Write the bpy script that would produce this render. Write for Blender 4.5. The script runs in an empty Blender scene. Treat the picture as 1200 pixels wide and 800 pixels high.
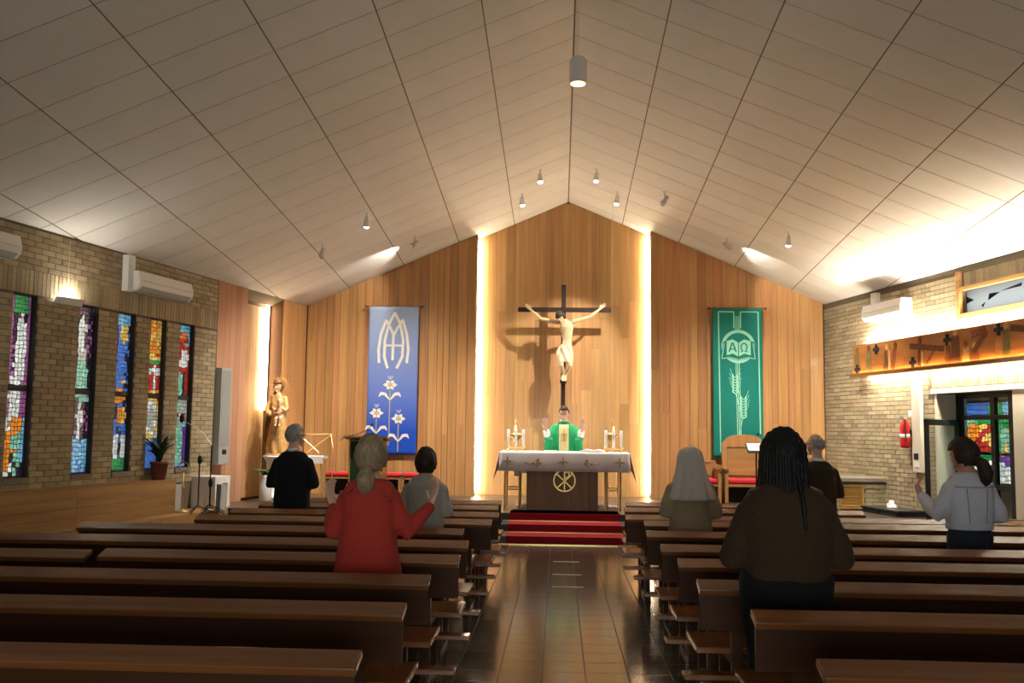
import bpy, bmesh, math, random
from mathutils import Vector, Matrix, Quaternion
random.seed(7)
PI = math.pi
S = bpy.context.scene
COL = S.collection

# ------------------------------------------------------------------ camera
F_PX, YAW, PITCH, ROLL, HC = 1118.0, .0495, .091, .0123, 1.70
cy, sy, cp, sp, cr, sr = (math.cos(YAW), math.sin(YAW), math.cos(PITCH),
                          math.sin(PITCH), math.cos(ROLL), math.sin(ROLL))
FW = Vector((-sy*cp, cy*cp, sp))
_rt = Vector((cy, sy, 0)); _up = _rt.cross(FW)
RT = cr*_rt + sr*_up; UP = -sr*_rt + cr*_up
CAMPOS = Vector((0, 0, HC))
cam = bpy.data.cameras.new('camera'); camo = bpy.data.objects.new('camera', cam)
COL.objects.link(camo)
cam.sensor_width = 36; cam.lens = F_PX/1200*36; cam.clip_end = 200
m = Matrix((RT, UP, -FW)).transposed().to_4x4(); m.translation = CAMPOS
camo.matrix_world = m
S.camera = camo

# ------------------------------------------------------------------ world, exposure
W = bpy.data.worlds.new('world'); S.world = W; W.use_nodes = True
bg = W.node_tree.nodes['Background']
bg.inputs[0].default_value = (1.0, .97, .92, 1); bg.inputs[1].default_value = 2.2
S.view_settings.view_transform = 'Standard'; S.view_settings.look = 'None'
S.view_settings.exposure = 2.7; S.view_settings.gamma = 1.0
S.view_settings.use_curve_mapping = False
# lamp powers (each used in the builder of its own lamp)
P_STRIP = 17.0      # emission of the warm vertical light strips on the altar wall
P_NICHE = 9.0
P_RELIEF = 52.0     # strips behind the stations frieze
P_LEDGE = 14.0
P_SPOT = 85.0
P_SCONCE = 22.0
P_PENDANT = 42.0
WARM = (1.0, .84, .60); NEUT = (1.0, .93, .82)
GLASS_T = .13     # share of daylight that stained glass lets through

def ray(x, y): return FW + RT*((x-600)/F_PX) + UP*((400-y)/F_PX)
def at_y(x, y, Y): r = ray(x, y); return CAMPOS + r*(Y/r.y)
def at_z(x, y, Z): r = ray(x, y); return CAMPOS + r*((Z-HC)/r.z)

# ------------------------------------------------------------------ materials
def mat(name, col, rough=.55, metal=0., var=0., noise=None, bump=0., spec=.2, emit=None,
        estr=0., coat=0., grain=None, col2=None, sheen=0., huevar=0.):
    """procedural principled material; var = value change per piece, noise = (scale, amount),
    grain = stretch vector for wood-like streaks between col and col2"""
    M = bpy.data.materials.new(name); M.use_nodes = True
    nt = M.node_tree; N = nt.nodes; L = nt.links; b = N['Principled BSDF']
    b.inputs['Roughness'].default_value = rough; b.inputs['Metallic'].default_value = metal
    b.inputs['Specular IOR Level'].default_value = spec
    b.inputs['Coat Weight'].default_value = coat; b.inputs['Coat Roughness'].default_value = .12
    if sheen: b.inputs['Sheen Weight'].default_value = sheen
    rgb = N.new('ShaderNodeRGB'); rgb.outputs[0].default_value = (*col, 1); out = rgb.outputs[0]
    tc = N.new('ShaderNodeTexCoord'); src = tc.outputs['Object']
    oi = N.new('ShaderNodeObjectInfo'); ge = N.new('ShaderNodeNewGeometry')
    ad = N.new('ShaderNodeMath'); ad.operation = 'ADD'
    L.new(oi.outputs['Random'], ad.inputs[0]); L.new(ge.outputs['Random Per Island'], ad.inputs[1])
    fr = N.new('ShaderNodeMath'); fr.operation = 'FRACT'; L.new(ad.outputs[0], fr.inputs[0]); rnd = fr.outputs[0]
    if grain:
        sh = N.new('ShaderNodeVectorMath'); sh.operation = 'ADD'
        cx = N.new('ShaderNodeCombineXYZ'); ml = N.new('ShaderNodeMath'); ml.operation = 'MULTIPLY'
        ml.inputs[1].default_value = 37.; L.new(rnd, ml.inputs[0])
        for i in range(3): L.new(ml.outputs[0], cx.inputs[i])
        L.new(src, sh.inputs[0]); L.new(cx.outputs[0], sh.inputs[1])
        mp = N.new('ShaderNodeMapping'); mp.inputs['Scale'].default_value = grain
        L.new(sh.outputs[0], mp.inputs['Vector'])
        nz = N.new('ShaderNodeTexNoise'); nz.inputs['Scale'].default_value = 1.; nz.inputs['Detail'].default_value = 5
        L.new(mp.outputs[0], nz.inputs['Vector'])
        mx = N.new('ShaderNodeMix'); mx.data_type = 'RGBA'
        rp = N.new('ShaderNodeMapRange'); rp.inputs[1].default_value = .3; rp.inputs[2].default_value = .7
        L.new(nz.outputs[0], rp.inputs[0]); L.new(rp.outputs[0], mx.inputs['Factor'])
        L.new(out, mx.inputs[6]); mx.inputs[7].default_value = (*(col2 or [c*.6 for c in col]), 1); out = mx.outputs[2]
    if noise:
        nz2 = N.new('ShaderNodeTexNoise'); nz2.inputs['Scale'].default_value = noise[0]; nz2.inputs['Detail'].default_value = 4
        L.new(src, nz2.inputs['Vector'])
        hs = N.new('ShaderNodeHueSaturation'); mr = N.new('ShaderNodeMapRange')
        mr.inputs[1].default_value = .25; mr.inputs[2].default_value = .75
        mr.inputs[3].default_value = 1-noise[1]; mr.inputs[4].default_value = 1+noise[1]
        L.new(nz2.outputs[0], mr.inputs[0]); L.new(mr.outputs[0], hs.inputs['Value']); L.new(out, hs.inputs['Color']); out = hs.outputs[0]
        if bump:
            bp = N.new('ShaderNodeBump'); bp.inputs['Strength'].default_value = bump; bp.inputs['Distance'].default_value = .01
            L.new(nz2.outputs[0], bp.inputs['Height']); L.new(bp.outputs[0], b.inputs['Normal'])
    if var:
        hs = N.new('ShaderNodeHueSaturation'); mr = N.new('ShaderNodeMapRange')
        mr.inputs[3].default_value = 1-var; mr.inputs[4].default_value = 1+var
        L.new(rnd, mr.inputs[0]); L.new(mr.outputs[0], hs.inputs['Value'])
        if huevar:
            m2 = N.new('ShaderNodeMath'); m2.operation = 'MULTIPLY'; m2.inputs[1].default_value = 7.31; L.new(rnd, m2.inputs[0])
            f2 = N.new('ShaderNodeMath'); f2.operation = 'FRACT'; L.new(m2.outputs[0], f2.inputs[0])
            r2 = N.new('ShaderNodeMapRange'); r2.inputs[3].default_value = .5-huevar; r2.inputs[4].default_value = .5+huevar
            L.new(f2.outputs[0], r2.inputs[0]); L.new(r2.outputs[0], hs.inputs['Hue'])
        L.new(out, hs.inputs['Color']); out = hs.outputs[0]
    L.new(out, b.inputs['Base Color'])
    if emit:
        b.inputs['Emission Color'].default_value = (*emit, 1); b.inputs['Emission Strength'].default_value = estr
    return M

def emat(name, col, strength):
    M = bpy.data.materials.new(name); M.use_nodes = True
    nt = M.node_tree; nt.nodes.remove(nt.nodes['Principled BSDF'])
    e = nt.nodes.new('ShaderNodeEmission'); e.inputs[0].default_value = (*col, 1); e.inputs[1].default_value = strength
    nt.links.new(e.outputs[0], nt.nodes['Material Output'].inputs[0])
    return M

def glassmat(name, col):
    """coloured window glass: daylight outside shines through it"""
    M = bpy.data.materials.new(name); M.use_nodes = True
    nt = M.node_tree; N = nt.nodes; L = nt.links; N.remove(N['Principled BSDF'])
    t = N.new('ShaderNodeBsdfTranslucent'); g = N.new('ShaderNodeBsdfGlossy'); g.inputs['Roughness'].default_value = .2
    mx = N.new('ShaderNodeMixShader'); mx.inputs[0].default_value = .04
    ge = N.new('ShaderNodeNewGeometry'); mr = N.new('ShaderNodeMapRange')
    mr.inputs[3].default_value = .62; mr.inputs[4].default_value = 1.08; L.new(ge.outputs['Random Per Island'], mr.inputs[0])
    hs = N.new('ShaderNodeHueSaturation'); hs.inputs['Color'].default_value = (*[c*GLASS_T for c in col], 1); L.new(mr.outputs[0], hs.inputs['Value'])
    L.new(hs.outputs[0], t.inputs[0]); L.new(t.outputs[0], mx.inputs[1]); L.new(g.outputs[0], mx.inputs[2])
    L.new(mx.outputs[0], N['Material Output'].inputs[0])
    return M

def clearglass(name, tint=(.9, .95, .95), rough=.0):
    M = bpy.data.materials.new(name); M.use_nodes = True
    nt = M.node_tree; N = nt.nodes; L = nt.links; N.remove(N['Principled BSDF'])
    t = N.new('ShaderNodeBsdfTransparent'); t.inputs[0].default_value = (*tint, 1)
    g = N.new('ShaderNodeBsdfGlossy'); g.inputs['Roughness'].default_value = .03
    mx = N.new('ShaderNodeMixShader'); mx.inputs[0].default_value = .05; L.new(t.outputs[0], mx.inputs[1]); L.new(g.outputs[0], mx.inputs[2])
    L.new(mx.outputs[0], N['Material Output'].inputs[0])
    return M

M = {}
M['plank'] = mat('honey_plank', (.56, .33, .145), .34, var=.17, huevar=.008, grain=(22, 22, .7), col2=(.44, .235, .09), coat=.12)
M['plank_side'] = mat('amber_plank', (.52, .275, .115), .32, var=.13, huevar=.008, grain=(22, 22, .7), col2=(.40, .195, .072), coat=.15)
M['plank_pink'] = mat('rosy_plank', (.50, .27, .165), .36, var=.08, grain=(22, 22, .7), col2=(.43, .22, .125), coat=.1)
M['groove'] = mat('dark_groove', (.10, .045, .018), .7)
M['brick'] = mat('tan_brick', (.36, .29, .18), .85, var=.20, huevar=.009, noise=(45, .16), bump=.25)
M['mortar'] = mat('mortar', (.14, .112, .075), .95, noise=(30, .15))
M['tile'] = mat('ceiling_tile', (.75, .725, .68), .75, var=.03, noise=(2.2, .03))
M['seam'] = mat('ceiling_seam', (.20, .165, .115), .9)
M['floor'] = mat('floor_tile', (.080, .062, .046), .15, var=.16, noise=(26, .28), spec=.5)
M['grout'] = mat('floor_grout', (.05, .04, .031), .6)
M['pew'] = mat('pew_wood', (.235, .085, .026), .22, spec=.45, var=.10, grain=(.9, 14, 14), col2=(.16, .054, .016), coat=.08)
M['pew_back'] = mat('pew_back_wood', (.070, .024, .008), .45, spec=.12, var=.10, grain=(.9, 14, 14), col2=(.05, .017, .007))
M['oak'] = mat('oak_board', (.40, .235, .09), .4, var=.10, grain=(.8, 12, 12), col2=(.30, .16, .055))
M['chairwood'] = mat('chair_wood', (.42, .22, .085), .38, grain=(12, 12, 1.2), col2=(.33, .16, .055))
M['altarwood'] = mat('altar_wood', (.20, .098, .048), .4, var=.1, grain=(16, 16, .8), col2=(.14, .065, .03))
M['darkwood'] = mat('dark_wood', (.028, .018, .013), .45, noise=(20, .2))
M['carpet'] = mat('red_carpet', (.20, .006, .009), .95, noise=(160, .25), bump=.3)
M['slate'] = mat('dark_slate', (.030, .032, .033), .3, noise=(12, .2))
M['platform'] = mat('platform_stone', (.085, .06, .042), .3, noise=(8, .12))
M['brass'] = mat('brass', (.80, .58, .24), .30, metal=.75, spec=.5)
M['gold'] = mat('gold_paint', (.62, .40, .13), .35, metal=.6)
M['goldthread'] = mat('gold_thread', (.42, .27, .07), .6)
M['white'] = mat('white_paint', (.78, .77, .74), .45)
M['cream'] = mat('cream_wall', (.62, .56, .45), .6, noise=(4, .04))
M['linen'] = mat('white_linen', (.72, .68, .68), .85, noise=(60, .05), bump=.1)
M['greycloth'] = mat('grey_linen', (.62, .60, .60), .85, noise=(40, .06))
M['black'] = mat('black_metal', (.018, .018, .019), .4)
M['blackmatte'] = mat('black_matte', (.02, .02, .021), .8)
M['steel'] = mat('steel', (.55, .55, .55), .28, metal=1.)
M['greyplastic'] = mat('grey_plastic', (.36, .37, .36), .5)
M['redpaint'] = mat('red_paint', (.50, .02, .02), .3)
M['redcushion'] = mat('red_cushion', (.58, .012, .028), .75, sheen=.3)
M['terracotta'] = mat('terracotta', (.24, .075, .04), .75, noise=(12, .15))
M['leaf'] = mat('leaf_green', (.025, .055, .018), .45, var=.3)
M['soil'] = mat('soil', (.03, .02, .012), .95)
M['wax'] = mat('candle_wax', (.85, .83, .78), .5)
M['flame'] = emat('candle_flame', (1, .75, .35), 3)
M['lens'] = emat('lamp_lens', (1, .96, .88), 2)
M['lens_off'] = mat('lamp_reflector', (.7, .7, .7), .25, metal=.9)
M['glassclear'] = clearglass('clear_glass')
M['skin'] = mat('skin', (.52, .27, .18), .5, noise=(25, .06))
M['skin_pale'] = mat('skin_pale', (.66, .41, .31), .5, noise=(25, .05))
M['skin_dark'] = mat('skin_dark', (.075, .036, .022), .5)
M['lead'] = mat('window_lead', (.016, .014, .013), .6)
M['frame_dark'] = mat('window_frame', (.045, .038, .032), .55)
M['stone'] = mat('sill_stone', (.22, .19, .15), .7, noise=(14, .12))
M['paper'] = mat('paper', (.80, .78, .74), .7)

# ------------------------------------------------------------------ mesh helpers
class MB:
    def __init__(s): s.v = []; s.f = []; s.mi = []
    def add(s, vs, fs, mi=0):
        o = len(s.v); s.v += [tuple(v) for v in vs]
        s.f += [tuple(i+o for i in f) for f in fs]; s.mi += [mi]*len(fs); return s
    def box(s, x0, x1, y0, y1, z0, z1, mi=0, mtx=None):
        vs = [Vector(p) for p in ((x0,y0,z0),(x1,y0,z0),(x1,y1,z0),(x0,y1,z0),(x0,y0,z1),(x1,y0,z1),(x1,y1,z1),(x0,y1,z1))]
        if mtx: vs = [mtx @ v for v in vs]
        return s.add(vs, [(0,3,2,1),(4,5,6,7),(0,1,5,4),(1,2,6,5),(2,3,7,6),(3,0,4,7)], mi)
    def prism(s, poly, axis, a, b, mi=0):
        """poly: 2-D points; axis 'x','y' or 'z' is the extrusion axis"""
        def mk(p, t): return {'x': (t, p[0], p[1]), 'y': (p[0], t, p[1]), 'z': (p[0], p[1], t)}[axis]
        n = len(poly); vs = [mk(p, a) for p in poly]+[mk(p, b) for p in poly]
        fs = [tuple(range(n-1, -1, -1)), tuple(range(n, 2*n))]+[(i, (i+1) % n, n+(i+1) % n, n+i) for i in range(n)]
        return s.add(vs, fs, mi)
    def loft(s, rings, mi=0, cap=True, close=True):
        n = len(rings[0]); vs = [p for r in rings for p in r]; fs = []
        for i in range(len(rings)-1):
            for j in range(n if close else n-1):
                k = (j+1) % n; fs.append((i*n+j, i*n+k, (i+1)*n+k, (i+1)*n+j))
        if cap: fs += [tuple(range(n-1, -1, -1)), tuple((len(rings)-1)*n+j for j in range(n))]
        return s.add(vs, fs, mi)
    def lathe(s, prof, n=20, c=(0,0,0), mi=0):
        rings = [[(c[0]+r*math.cos(2*PI*j/n), c[1]+r*math.sin(2*PI*j/n), c[2]+z) for j in range(n)] for r, z in prof]
        return s.loft(rings, mi)
    def tube(s, pts, rad, n=8, mi=0, flat=1., rounded=False):
        P = [Vector(p) for p in pts]; k = len(P)
        R = list(rad) if hasattr(rad, '__len__') else [rad]*k
        if rounded:
            t0 = (P[0]-P[1]).normalized(); t1 = (P[-1]-P[-2]).normalized()
            P = [P[0]+t0*R[0]*.75, P[0]+t0*R[0]*.4]+P+[P[-1]+t1*R[-1]*.4, P[-1]+t1*R[-1]*.75]
            R = [R[0]*.45, R[0]*.83]+R+[R[-1]*.83, R[-1]*.45]; k = len(P)
        rings = []; u = None
        for i in range(k):
            t = (P[min(i+1, k-1)]-P[max(i-1, 0)])
            t = t.normalized() if t.length > 1e-9 else Vector((0, 0, 1))
            if u is None:
                a = Vector((1, 0, 0)) if abs(t.x) < .8 else Vector((0, 1, 0)); u = (a-t*a.dot(t)).normalized()
            else:
                u = u-t*u.dot(t); u = u.normalized() if u.length > 1e-6 else t.orthogonal().normalized()
            w = t.cross(u)
            rings.append([P[i]+(u*math.cos(2*PI*j/n)+w*math.sin(2*PI*j/n)*flat)*R[i] for j in range(n)])
        return s.loft(rings, mi)
    def ell(s, c, r, n=16, m_=10, mi=0, rot=None):
        c = Vector(c); rings = []
        for i in range(m_+1):
            th = PI*(i+.001)/(m_+.002); ring = []
            for j in range(n):
                p = Vector((r[0]*math.sin(th)*math.cos(2*PI*j/n), r[1]*math.sin(th)*math.sin(2*PI*j/n), -r[2]*math.cos(th)))
                if rot: p = rot @ p
                ring.append(c+p)
            rings.append(ring)
        return s.loft(rings, mi)
    def ribbon(s, pts, w, y0, y1, mi=0, closed=False):
        """flat stroke in the x-z plane, thickness y0..y1; w may be a list"""
        n = len(pts); Wd = w if hasattr(w, '__len__') else [w]*n; A = []; B = []
        for i in range(n):
            p0 = Vector(pts[(i-1) % n] if closed else pts[max(i-1, 0)]); p1 = Vector(pts[(i+1) % n] if closed else pts[min(i+1, n-1)])
            t = (p1-p0).normalized(); nn = Vector((-t.y, t.x)); p = Vector(pts[i])
            A.append(p+nn*Wd[i]/2); B.append(p-nn*Wd[i]/2)
        rng = range(n if closed else n-1)
        for i in rng:
            j = (i+1) % n; q = [A[i], A[j], B[j], B[i]]
            s.add([(p.x, y0, p.y) for p in q]+[(p.x, y1, p.y) for p in q],
                  [(0,1,2,3),(7,6,5,4),(0,4,5,1),(1,5,6,2),(2,6,7,3),(3,7,4,0)], mi)
        return s
    def mesh(s, name, mats, smooth=False):
        me = bpy.data.meshes.new(name); me.from_pydata(s.v, [], s.f); me.update()
        for m_ in (mats if isinstance(mats, (list, tuple)) else [mats]): me.materials.append(M[m_] if isinstance(m_, str) else m_)
        if len(me.materials) > 1: me.polygons.foreach_set('material_index', s.mi)
        if smooth: me.polygons.foreach_set('use_smooth', [True]*len(me.polygons))
        bm = bmesh.new(); bm.from_mesh(me); bmesh.ops.recalc_face_normals(bm, faces=bm.faces); bm.to_mesh(me); bm.free()
        return me
    def build(s, name, mats, parent=None, smooth=False, **kw):
        return link(name, s.mesh(name, mats, smooth), parent, **kw)

def tag(o, label=None, cat=None, group=None, kind=None):
    if label: o['label'] = label
    if cat: o['category'] = cat
    if group: o['group'] = group
    if kind: o['kind'] = kind
    return o
def link(name, data, parent=None, mw=None, label=None, cat=None, group=None, kind=None):
    o = bpy.data.objects.new(name, data); COL.objects.link(o)
    if parent: o.parent = parent
    if mw is not None: o.matrix_world = mw
    return tag(o, label, cat, group, kind)
def empty(name, loc=(0,0,0), rz=0., label=None, cat=None, group=None, kind=None, mw=None):
    o = link(name, None, None, None, label, cat, group, kind); o.empty_display_size = .1
    if mw is not None: o.matrix_world = mw
    else: o.location = loc; o.rotation_euler = (0, 0, rz)
    return o
def copy_tree(o, parent=None):
    c = o.copy(); COL.objects.link(c)
    if parent: c.parent = parent
    for ch in list(o.children): copy_tree(ch, c)
    return c
def bevel(o, w=.006, seg=2):
    b = o.modifiers.new('bevel', 'BEVEL'); b.width = w; b.segments = seg; b.limit_method = 'ANGLE'; return o
def rotm(ax, deg): return Matrix.Rotation(math.radians(deg), 3, ax)

# ================================================================== THE SETTING
YB = 19.02                                   # plane of the altar wall
LA, LB, RA, RB = -5.10, .204, 5.22, .205     # splayed side walls: x at YB, x per metre
EAVE = 4.15
XRG, HRG, SLP, BET = .1686, 4.684+HC, .4032, .0913
RIDGE = Vector((0, math.cos(BET), -math.sin(BET))); APEX = Vector((XRG, YB, HRG))
def vslope(sd): return Vector((sd*math.cos(SLP), -math.sin(SLP)*math.sin(BET), -math.sin(SLP)*math.cos(BET)))
def ceil_z(x, y):
    sd = -1 if x < XRG else 1; n = vslope(sd).cross(RIDGE)
    return APEX.z-(n.x*(x-APEX.x)+n.y*(y-APEX.y))/n.z
def lx(y): return LA-LB*(YB-y)
def rx(y): return RA+RB*(YB-y)
_nl = math.hypot(1, LB); _nr = math.hypot(1, RB)
LWM = Matrix(((-LB/_nl, 1/_nl, 0, LA), (-1/_nl, -LB/_nl, 0, YB), (0, 0, 1, 0), (0, 0, 0, 1)))   # +y points into the room
RWM = Matrix(((RB/_nr, 1/_nr, 0, RA), (-1/_nr, RB/_nr, 0, YB), (0, 0, 1, 0), (0, 0, 0, 1)))      # -y points into the room
REAR = -5.0

# ---- floor
fl = MB().box(-11, 11, REAR, 19.6, -.2, -.0008).build('floor', 'grout', kind='structure')
tm = MB().box(-.1465, .1465, -.1465, .1465, -.0007, 0.).mesh('floor_tile', 'floor')
rest = MB()
for i in range(-28, 30):
    for j in range(6, 48):
        x = i*.3+.05; y = j*.3+.15
        if not (lx(y)+.15 < x < rx(y)-.15) or y > 14.25: continue
        if -4 <= i <= 4 and 20 <= j:
            link('floor_tile', tm, fl).location = (x, y, 0)
        else: rest.box(x-.146, x+.146, y-.146, y+.146, -.0007, 0)
rest.build('floor_tile_field', 'floor', fl, kind='stuff')

# ---- ceiling: two slopes of long tiles, the ridge falls towards the altar
def clip(poly, keep):
    out = []
    for a, b in zip(poly, poly[1:]+poly[:1]):
        ka, kb = keep(a), keep(b)
        if ka >= 0: out.append(a)
        if (ka >= 0) != (kb >= 0):
            t = ka/(ka-kb); out.append(a+(b-a)*t)
    return out
for sd, nm, off in ((-1, 'ceiling_left', .5326), (1, 'ceiling_right', .0162)):
    v = vslope(sd); nrm = v.cross(RIDGE); nrm = nrm if nrm.z > 0 else -nrm
    A0 = APEX+nrm*.0033-v*.15
    q = [A0+RIDGE*.9, A0-RIDGE*24.5, A0-RIDGE*24.5+v*13, A0+RIDGE*.9+v*13]
    q = clip(q, (lambda p: p.x-lx(p.y)+.30) if sd < 0 else (lambda p: rx(p.y)+.30-p.x)); n_ = len(q)
    back = MB().add(q+[p+nrm*.15 for p in q], [tuple(range(n_)), tuple(range(2*n_-1, n_-1, -1))]+[(i, (i+1) % n_, n_+(i+1) % n_, n_+i) for i in range(n_)]).build(nm, 'seam', kind='structure')
    inside = (lambda p: p.x-lx(p.y)) if sd < 0 else (lambda p: rx(p.y)-p.x)
    shared = None; rest = MB()
    for k in range(0, 11):
        for j in range(-1, 41):
            t0 = off+.6*(j-1)+.0065; t1 = off+.6*j-.0065
            a = k*1.2+(.008 if k else .012); b = (k+1)*1.2-.008
            P4 = [APEX+v*a-RIDGE*t0, APEX+v*b-RIDGE*t0, APEX+v*b-RIDGE*t1, APEX+v*a-RIDGE*t1]
            Q = clip(P4, inside)
            Q = clip(Q, lambda p: 19.42-p.y) if Q else Q
            if len(Q) < 3: continue
            area = sum(((Q[i]-Q[0]).cross(Q[i+1]-Q[0])).length for i in range(1, len(Q)-1))
            if area < .01: continue
            n = len(Q)
            def slab(mb, O):
                dz = nrm*.0030
                mb.add([p-O for p in Q]+[p-O+dz for p in Q], [tuple(range(n-1, -1, -1)), tuple(range(n, 2*n))]+[(i, (i+1) % n, n+(i+1) % n, n+i) for i in range(n)])
            if j < 22:
                full = (n == 4 and all((Q[i]-P4[i]).length < 1e-6 for i in range(4)))
                if full and k:
                    if shared is None: mb = MB(); slab(mb, Q[0]); shared = mb.mesh('ceiling_tile', 'tile')
                    link('ceiling_tile', shared, back).location = Q[0]
                else:
                    mb = MB(); slab(mb, Q[0]); mb.build('ceiling_tile', 'tile', back).location = Q[0]
            else: slab(rest, Vector((0, 0, 0)))
    rest.build('ceiling_tile_field', 'tile', back, kind='stuff')

# ---- walls with openings, bricks laid on them one by one
def wall_blocks(mb, s0, s1, z0, z1, ya, yb, openings):
    cuts = sorted({s0, s1, *[c for o in openings for c in o[:2]]})
    for a, b in zip(cuts, cuts[1:]):
        zs = sorted([(o[2], o[3]) for o in openings if o[0] <= a+1e-6 and o[1] >= b-1e-6]); z = z0
        for lo, hi in zs:
            if lo > z: mb.box(a, b, ya, yb, z, lo)
            z = max(z, hi)
        if z < z1: mb.box(a, b, ya, yb, z, z1)
def lay_bricks(wall, inw, s0, s1, rows, soldiers, openings, ztop, weight):
    """rows (z0, z1) of stretchers, soldiers (s0, s1, z0, z1); inw = sign of the inward local y"""
    B = []
    def put(a, b, z0, z1):
        for o in openings:
            if z1 > o[2]+.01 and z0 < o[3]-.01 and b > o[0] and a < o[1]:
                if a < o[0]-.03: put(a, o[0]-.005, z0, z1)
                if b > o[1]+.03: put(o[1]+.005, b, z0, z1)
                return
        B.append((a, b, z0, z1))
    for z0, z1 in rows:
        k = 0; z = z0
        while z+.06 < z1:
            a = s0-(.125 if k % 2 else 0)
            while a < s1:
                put(max(a, s0), min(a+.24, s1), z, z+.065); a += .25
            z += .075; k += 1
    for a0, a1, z0, z1 in soldiers:
        a = a0
        while a+.06 < a1: B.append((a, a+.063, z0+.005, z1-.005)); a += .073
    B = [b for b in B if b[1]-b[0] > .03]
    B.sort(key=weight, reverse=True)
    cache = {}; rest = MB()
    for i, (a, b, z0, z1) in enumerate(B):
        pr = random.uniform(.006, .012)
        if i < 298:
            key = (round(b-a, 3), round(z1-z0, 3))
            if key not in cache: cache[key] = MB().box(0, b-a, 0, inw*.011, 0, z1-z0).mesh('brick', 'brick')
            link('brick', cache[key], wall).location = (a, random.uniform(-.002, .001)*inw, z0)
        else: rest.box(a, b, 0, inw*pr, z0, z1)
    rest.build('brick_courses', 'brick', wall, kind='stuff')

# left wall: brick from 3.33 m on, wood before it
WIN = [(7.50, 7.91, 1.02, 3.30), (6.33, 6.73, 1.02, 3.30), (5.51, 5.91, 1.02, 3.30), (4.75, 5.15, 1.02, 3.30), (3.99, 4.39, 1.02, 3.30)]
mb = MB(); wall_blocks(mb, 3.33, 25, 0, 4.45, -.25, 0, WIN)
wl = mb.build('wall_left', 'mortar', kind='structure', mw=LWM)
lay_bricks(wl, 1, 3.36, 11, [(.80, 3.30), (3.61, 4.13)], [(3.36, 11, 3.30, 3.61)], WIN, 4.15, lambda b: b[0] if b[1] < 8.45 else -1)
# right wall
DOOR = (3.69, 6.3, 0, 2.32); HIW = (4.47, 8.0, 3.50, 3.86)
mb = MB(); wall_blocks(mb, -.5, 25, 0, 4.45, 0, .25, [DOOR, HIW])
wr = mb.build('wall_right', 'mortar', kind='structure', mw=RWM)
lay_bricks(wr, -1, 0, 8.2, [(.0, 4.15)], [(3.6, 8.2, 2.42, 2.68)], [DOOR, (4.36, 8.2, 3.44, 4.2), (3.52, 8.2, 2.30, 2.69)], 4.15,
           lambda b: (b[0] if b[1] < 5.85 else -1) if b[2] > .55 else -2)
sold = MB()
a = 4.5
while a < 8.1: sold.box(a, a+.063, -.01, 0, 3.93, 4.13); a += .073
sold.build('brick_soldier_course', 'brick', wr, kind='stuff')
# rear wall and porch behind the camera close the room
mb = MB(); wall_blocks(mb, -11, 11, 0, 9.2, REAR-.2, REAR, [(-1.9, 1.9, .1, 2.6)])
mb.build('wall_rear', 'cream', kind='structure')
rw = empty('window_8', (0, REAR-.1, 0), kind='structure')        # unseen glazed entrance, added behind the camera to light people's backs
fr = MB()
for x in (-1.9, -.04, 1.82): fr.box(x, x+.08, -.04, .04, .1, 2.6)
for z in (.1, 2.52): fr.box(-1.9, 1.9, -.04, .04, z, z+.08)
fr.build('window_frame', 'black', rw)
MB().box(-1.9, 1.9, -.004, .004, .1, 2.6).build('glass', 'glassclear', rw)
L = bpy.data.lights.new('portal', 'AREA'); L.shape = 'RECTANGLE'; L.size = 3.8; L.size_y = 2.5; L.cycles.is_portal = True
lo = link('daylight_portal', L, rw); lo.location = (0, .06, 1.3); lo.rotation_euler = (math.radians(90), 0, 0)

# altar wall: two side fields stand forward, the middle field lies back between light strips
CX0, CX1, YS, YC = -1.66, 1.82, 18.96, 19.30
mb = MB()
mb.box(-5.6, CX0, YS+.03, 19.55, 0, 7.2).box(CX1, 5.7, YS+.03, 19.55, 0, 7.2).box(CX0, CX1, YC+.03, 19.55, 0, 7.2)
wb = mb.build('wall_back', 'groove', kind='structure')
def plank(parent, mname, x0, x1, ya, yb, z0, zt, lean=0., seg=None):
    """vertical plank x0..x1 (parent frame) with top following zt(x), split in lengths"""
    top = max(zt(x0), zt(x1)); cuts = sorted(c for c in (seg or []) if z0+.3 < c < min(zt(x0), zt(x1))-.25)
    zs = [z0]+cuts+[None]
    for a, b in zip(zs, zs[1:]):
        if b is None: poly = [(x0, a+.001), (x1, a+.001), (x1, zt(x1)), (x0, zt(x0))]
        else: poly = [(x0, a+.001), (x1, a+.001), (x1, b-.001), (x0, b-.001)]
        if len(set(poly)) < 4 or poly[2][1] < poly[1][1]: continue
        c = Vector(((x0+x1)/2, ya, a))
        MB().prism([(p[0]-c.x, p[1]-c.z) for p in poly], 'y', 0, yb-ya).build('plank', mname, parent).location = c
x = CX0; k = 0
while x < CX1-.02:
    w = random.choice((.17, .19, .21, .19)); x2 = min(x+w, CX1)
    if CX1-x2 < .08: x2 = CX1
    plank(wb, 'plank', x+.0012, x2-.0012, YC, YC+.035, .37, lambda q: ceil_z(q, YC)-.004, seg=[random.uniform(1.2, 2.6), random.uniform(3.2, 4.9)] if random.random() < .8 else [random.uniform(2, 4.4)])
    x = x2
for A, Bx in ((-5.08, CX0), (CX1, 5.19)):
    x = A
    while x < Bx-.02:
        w = random.choice((.20, .16, .12, .20, .18)); x2 = min(x+w, Bx)
        if Bx-x2 < .07: x2 = Bx
        plank(wb, 'plank_side', x+.003, x2-.003, YS, YS+.035, .37, lambda q: ceil_z(q, YS)-.004, seg=[random.uniform(1.0, 3.6)] if random.random() < .55 else None)
        x = x2
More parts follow.
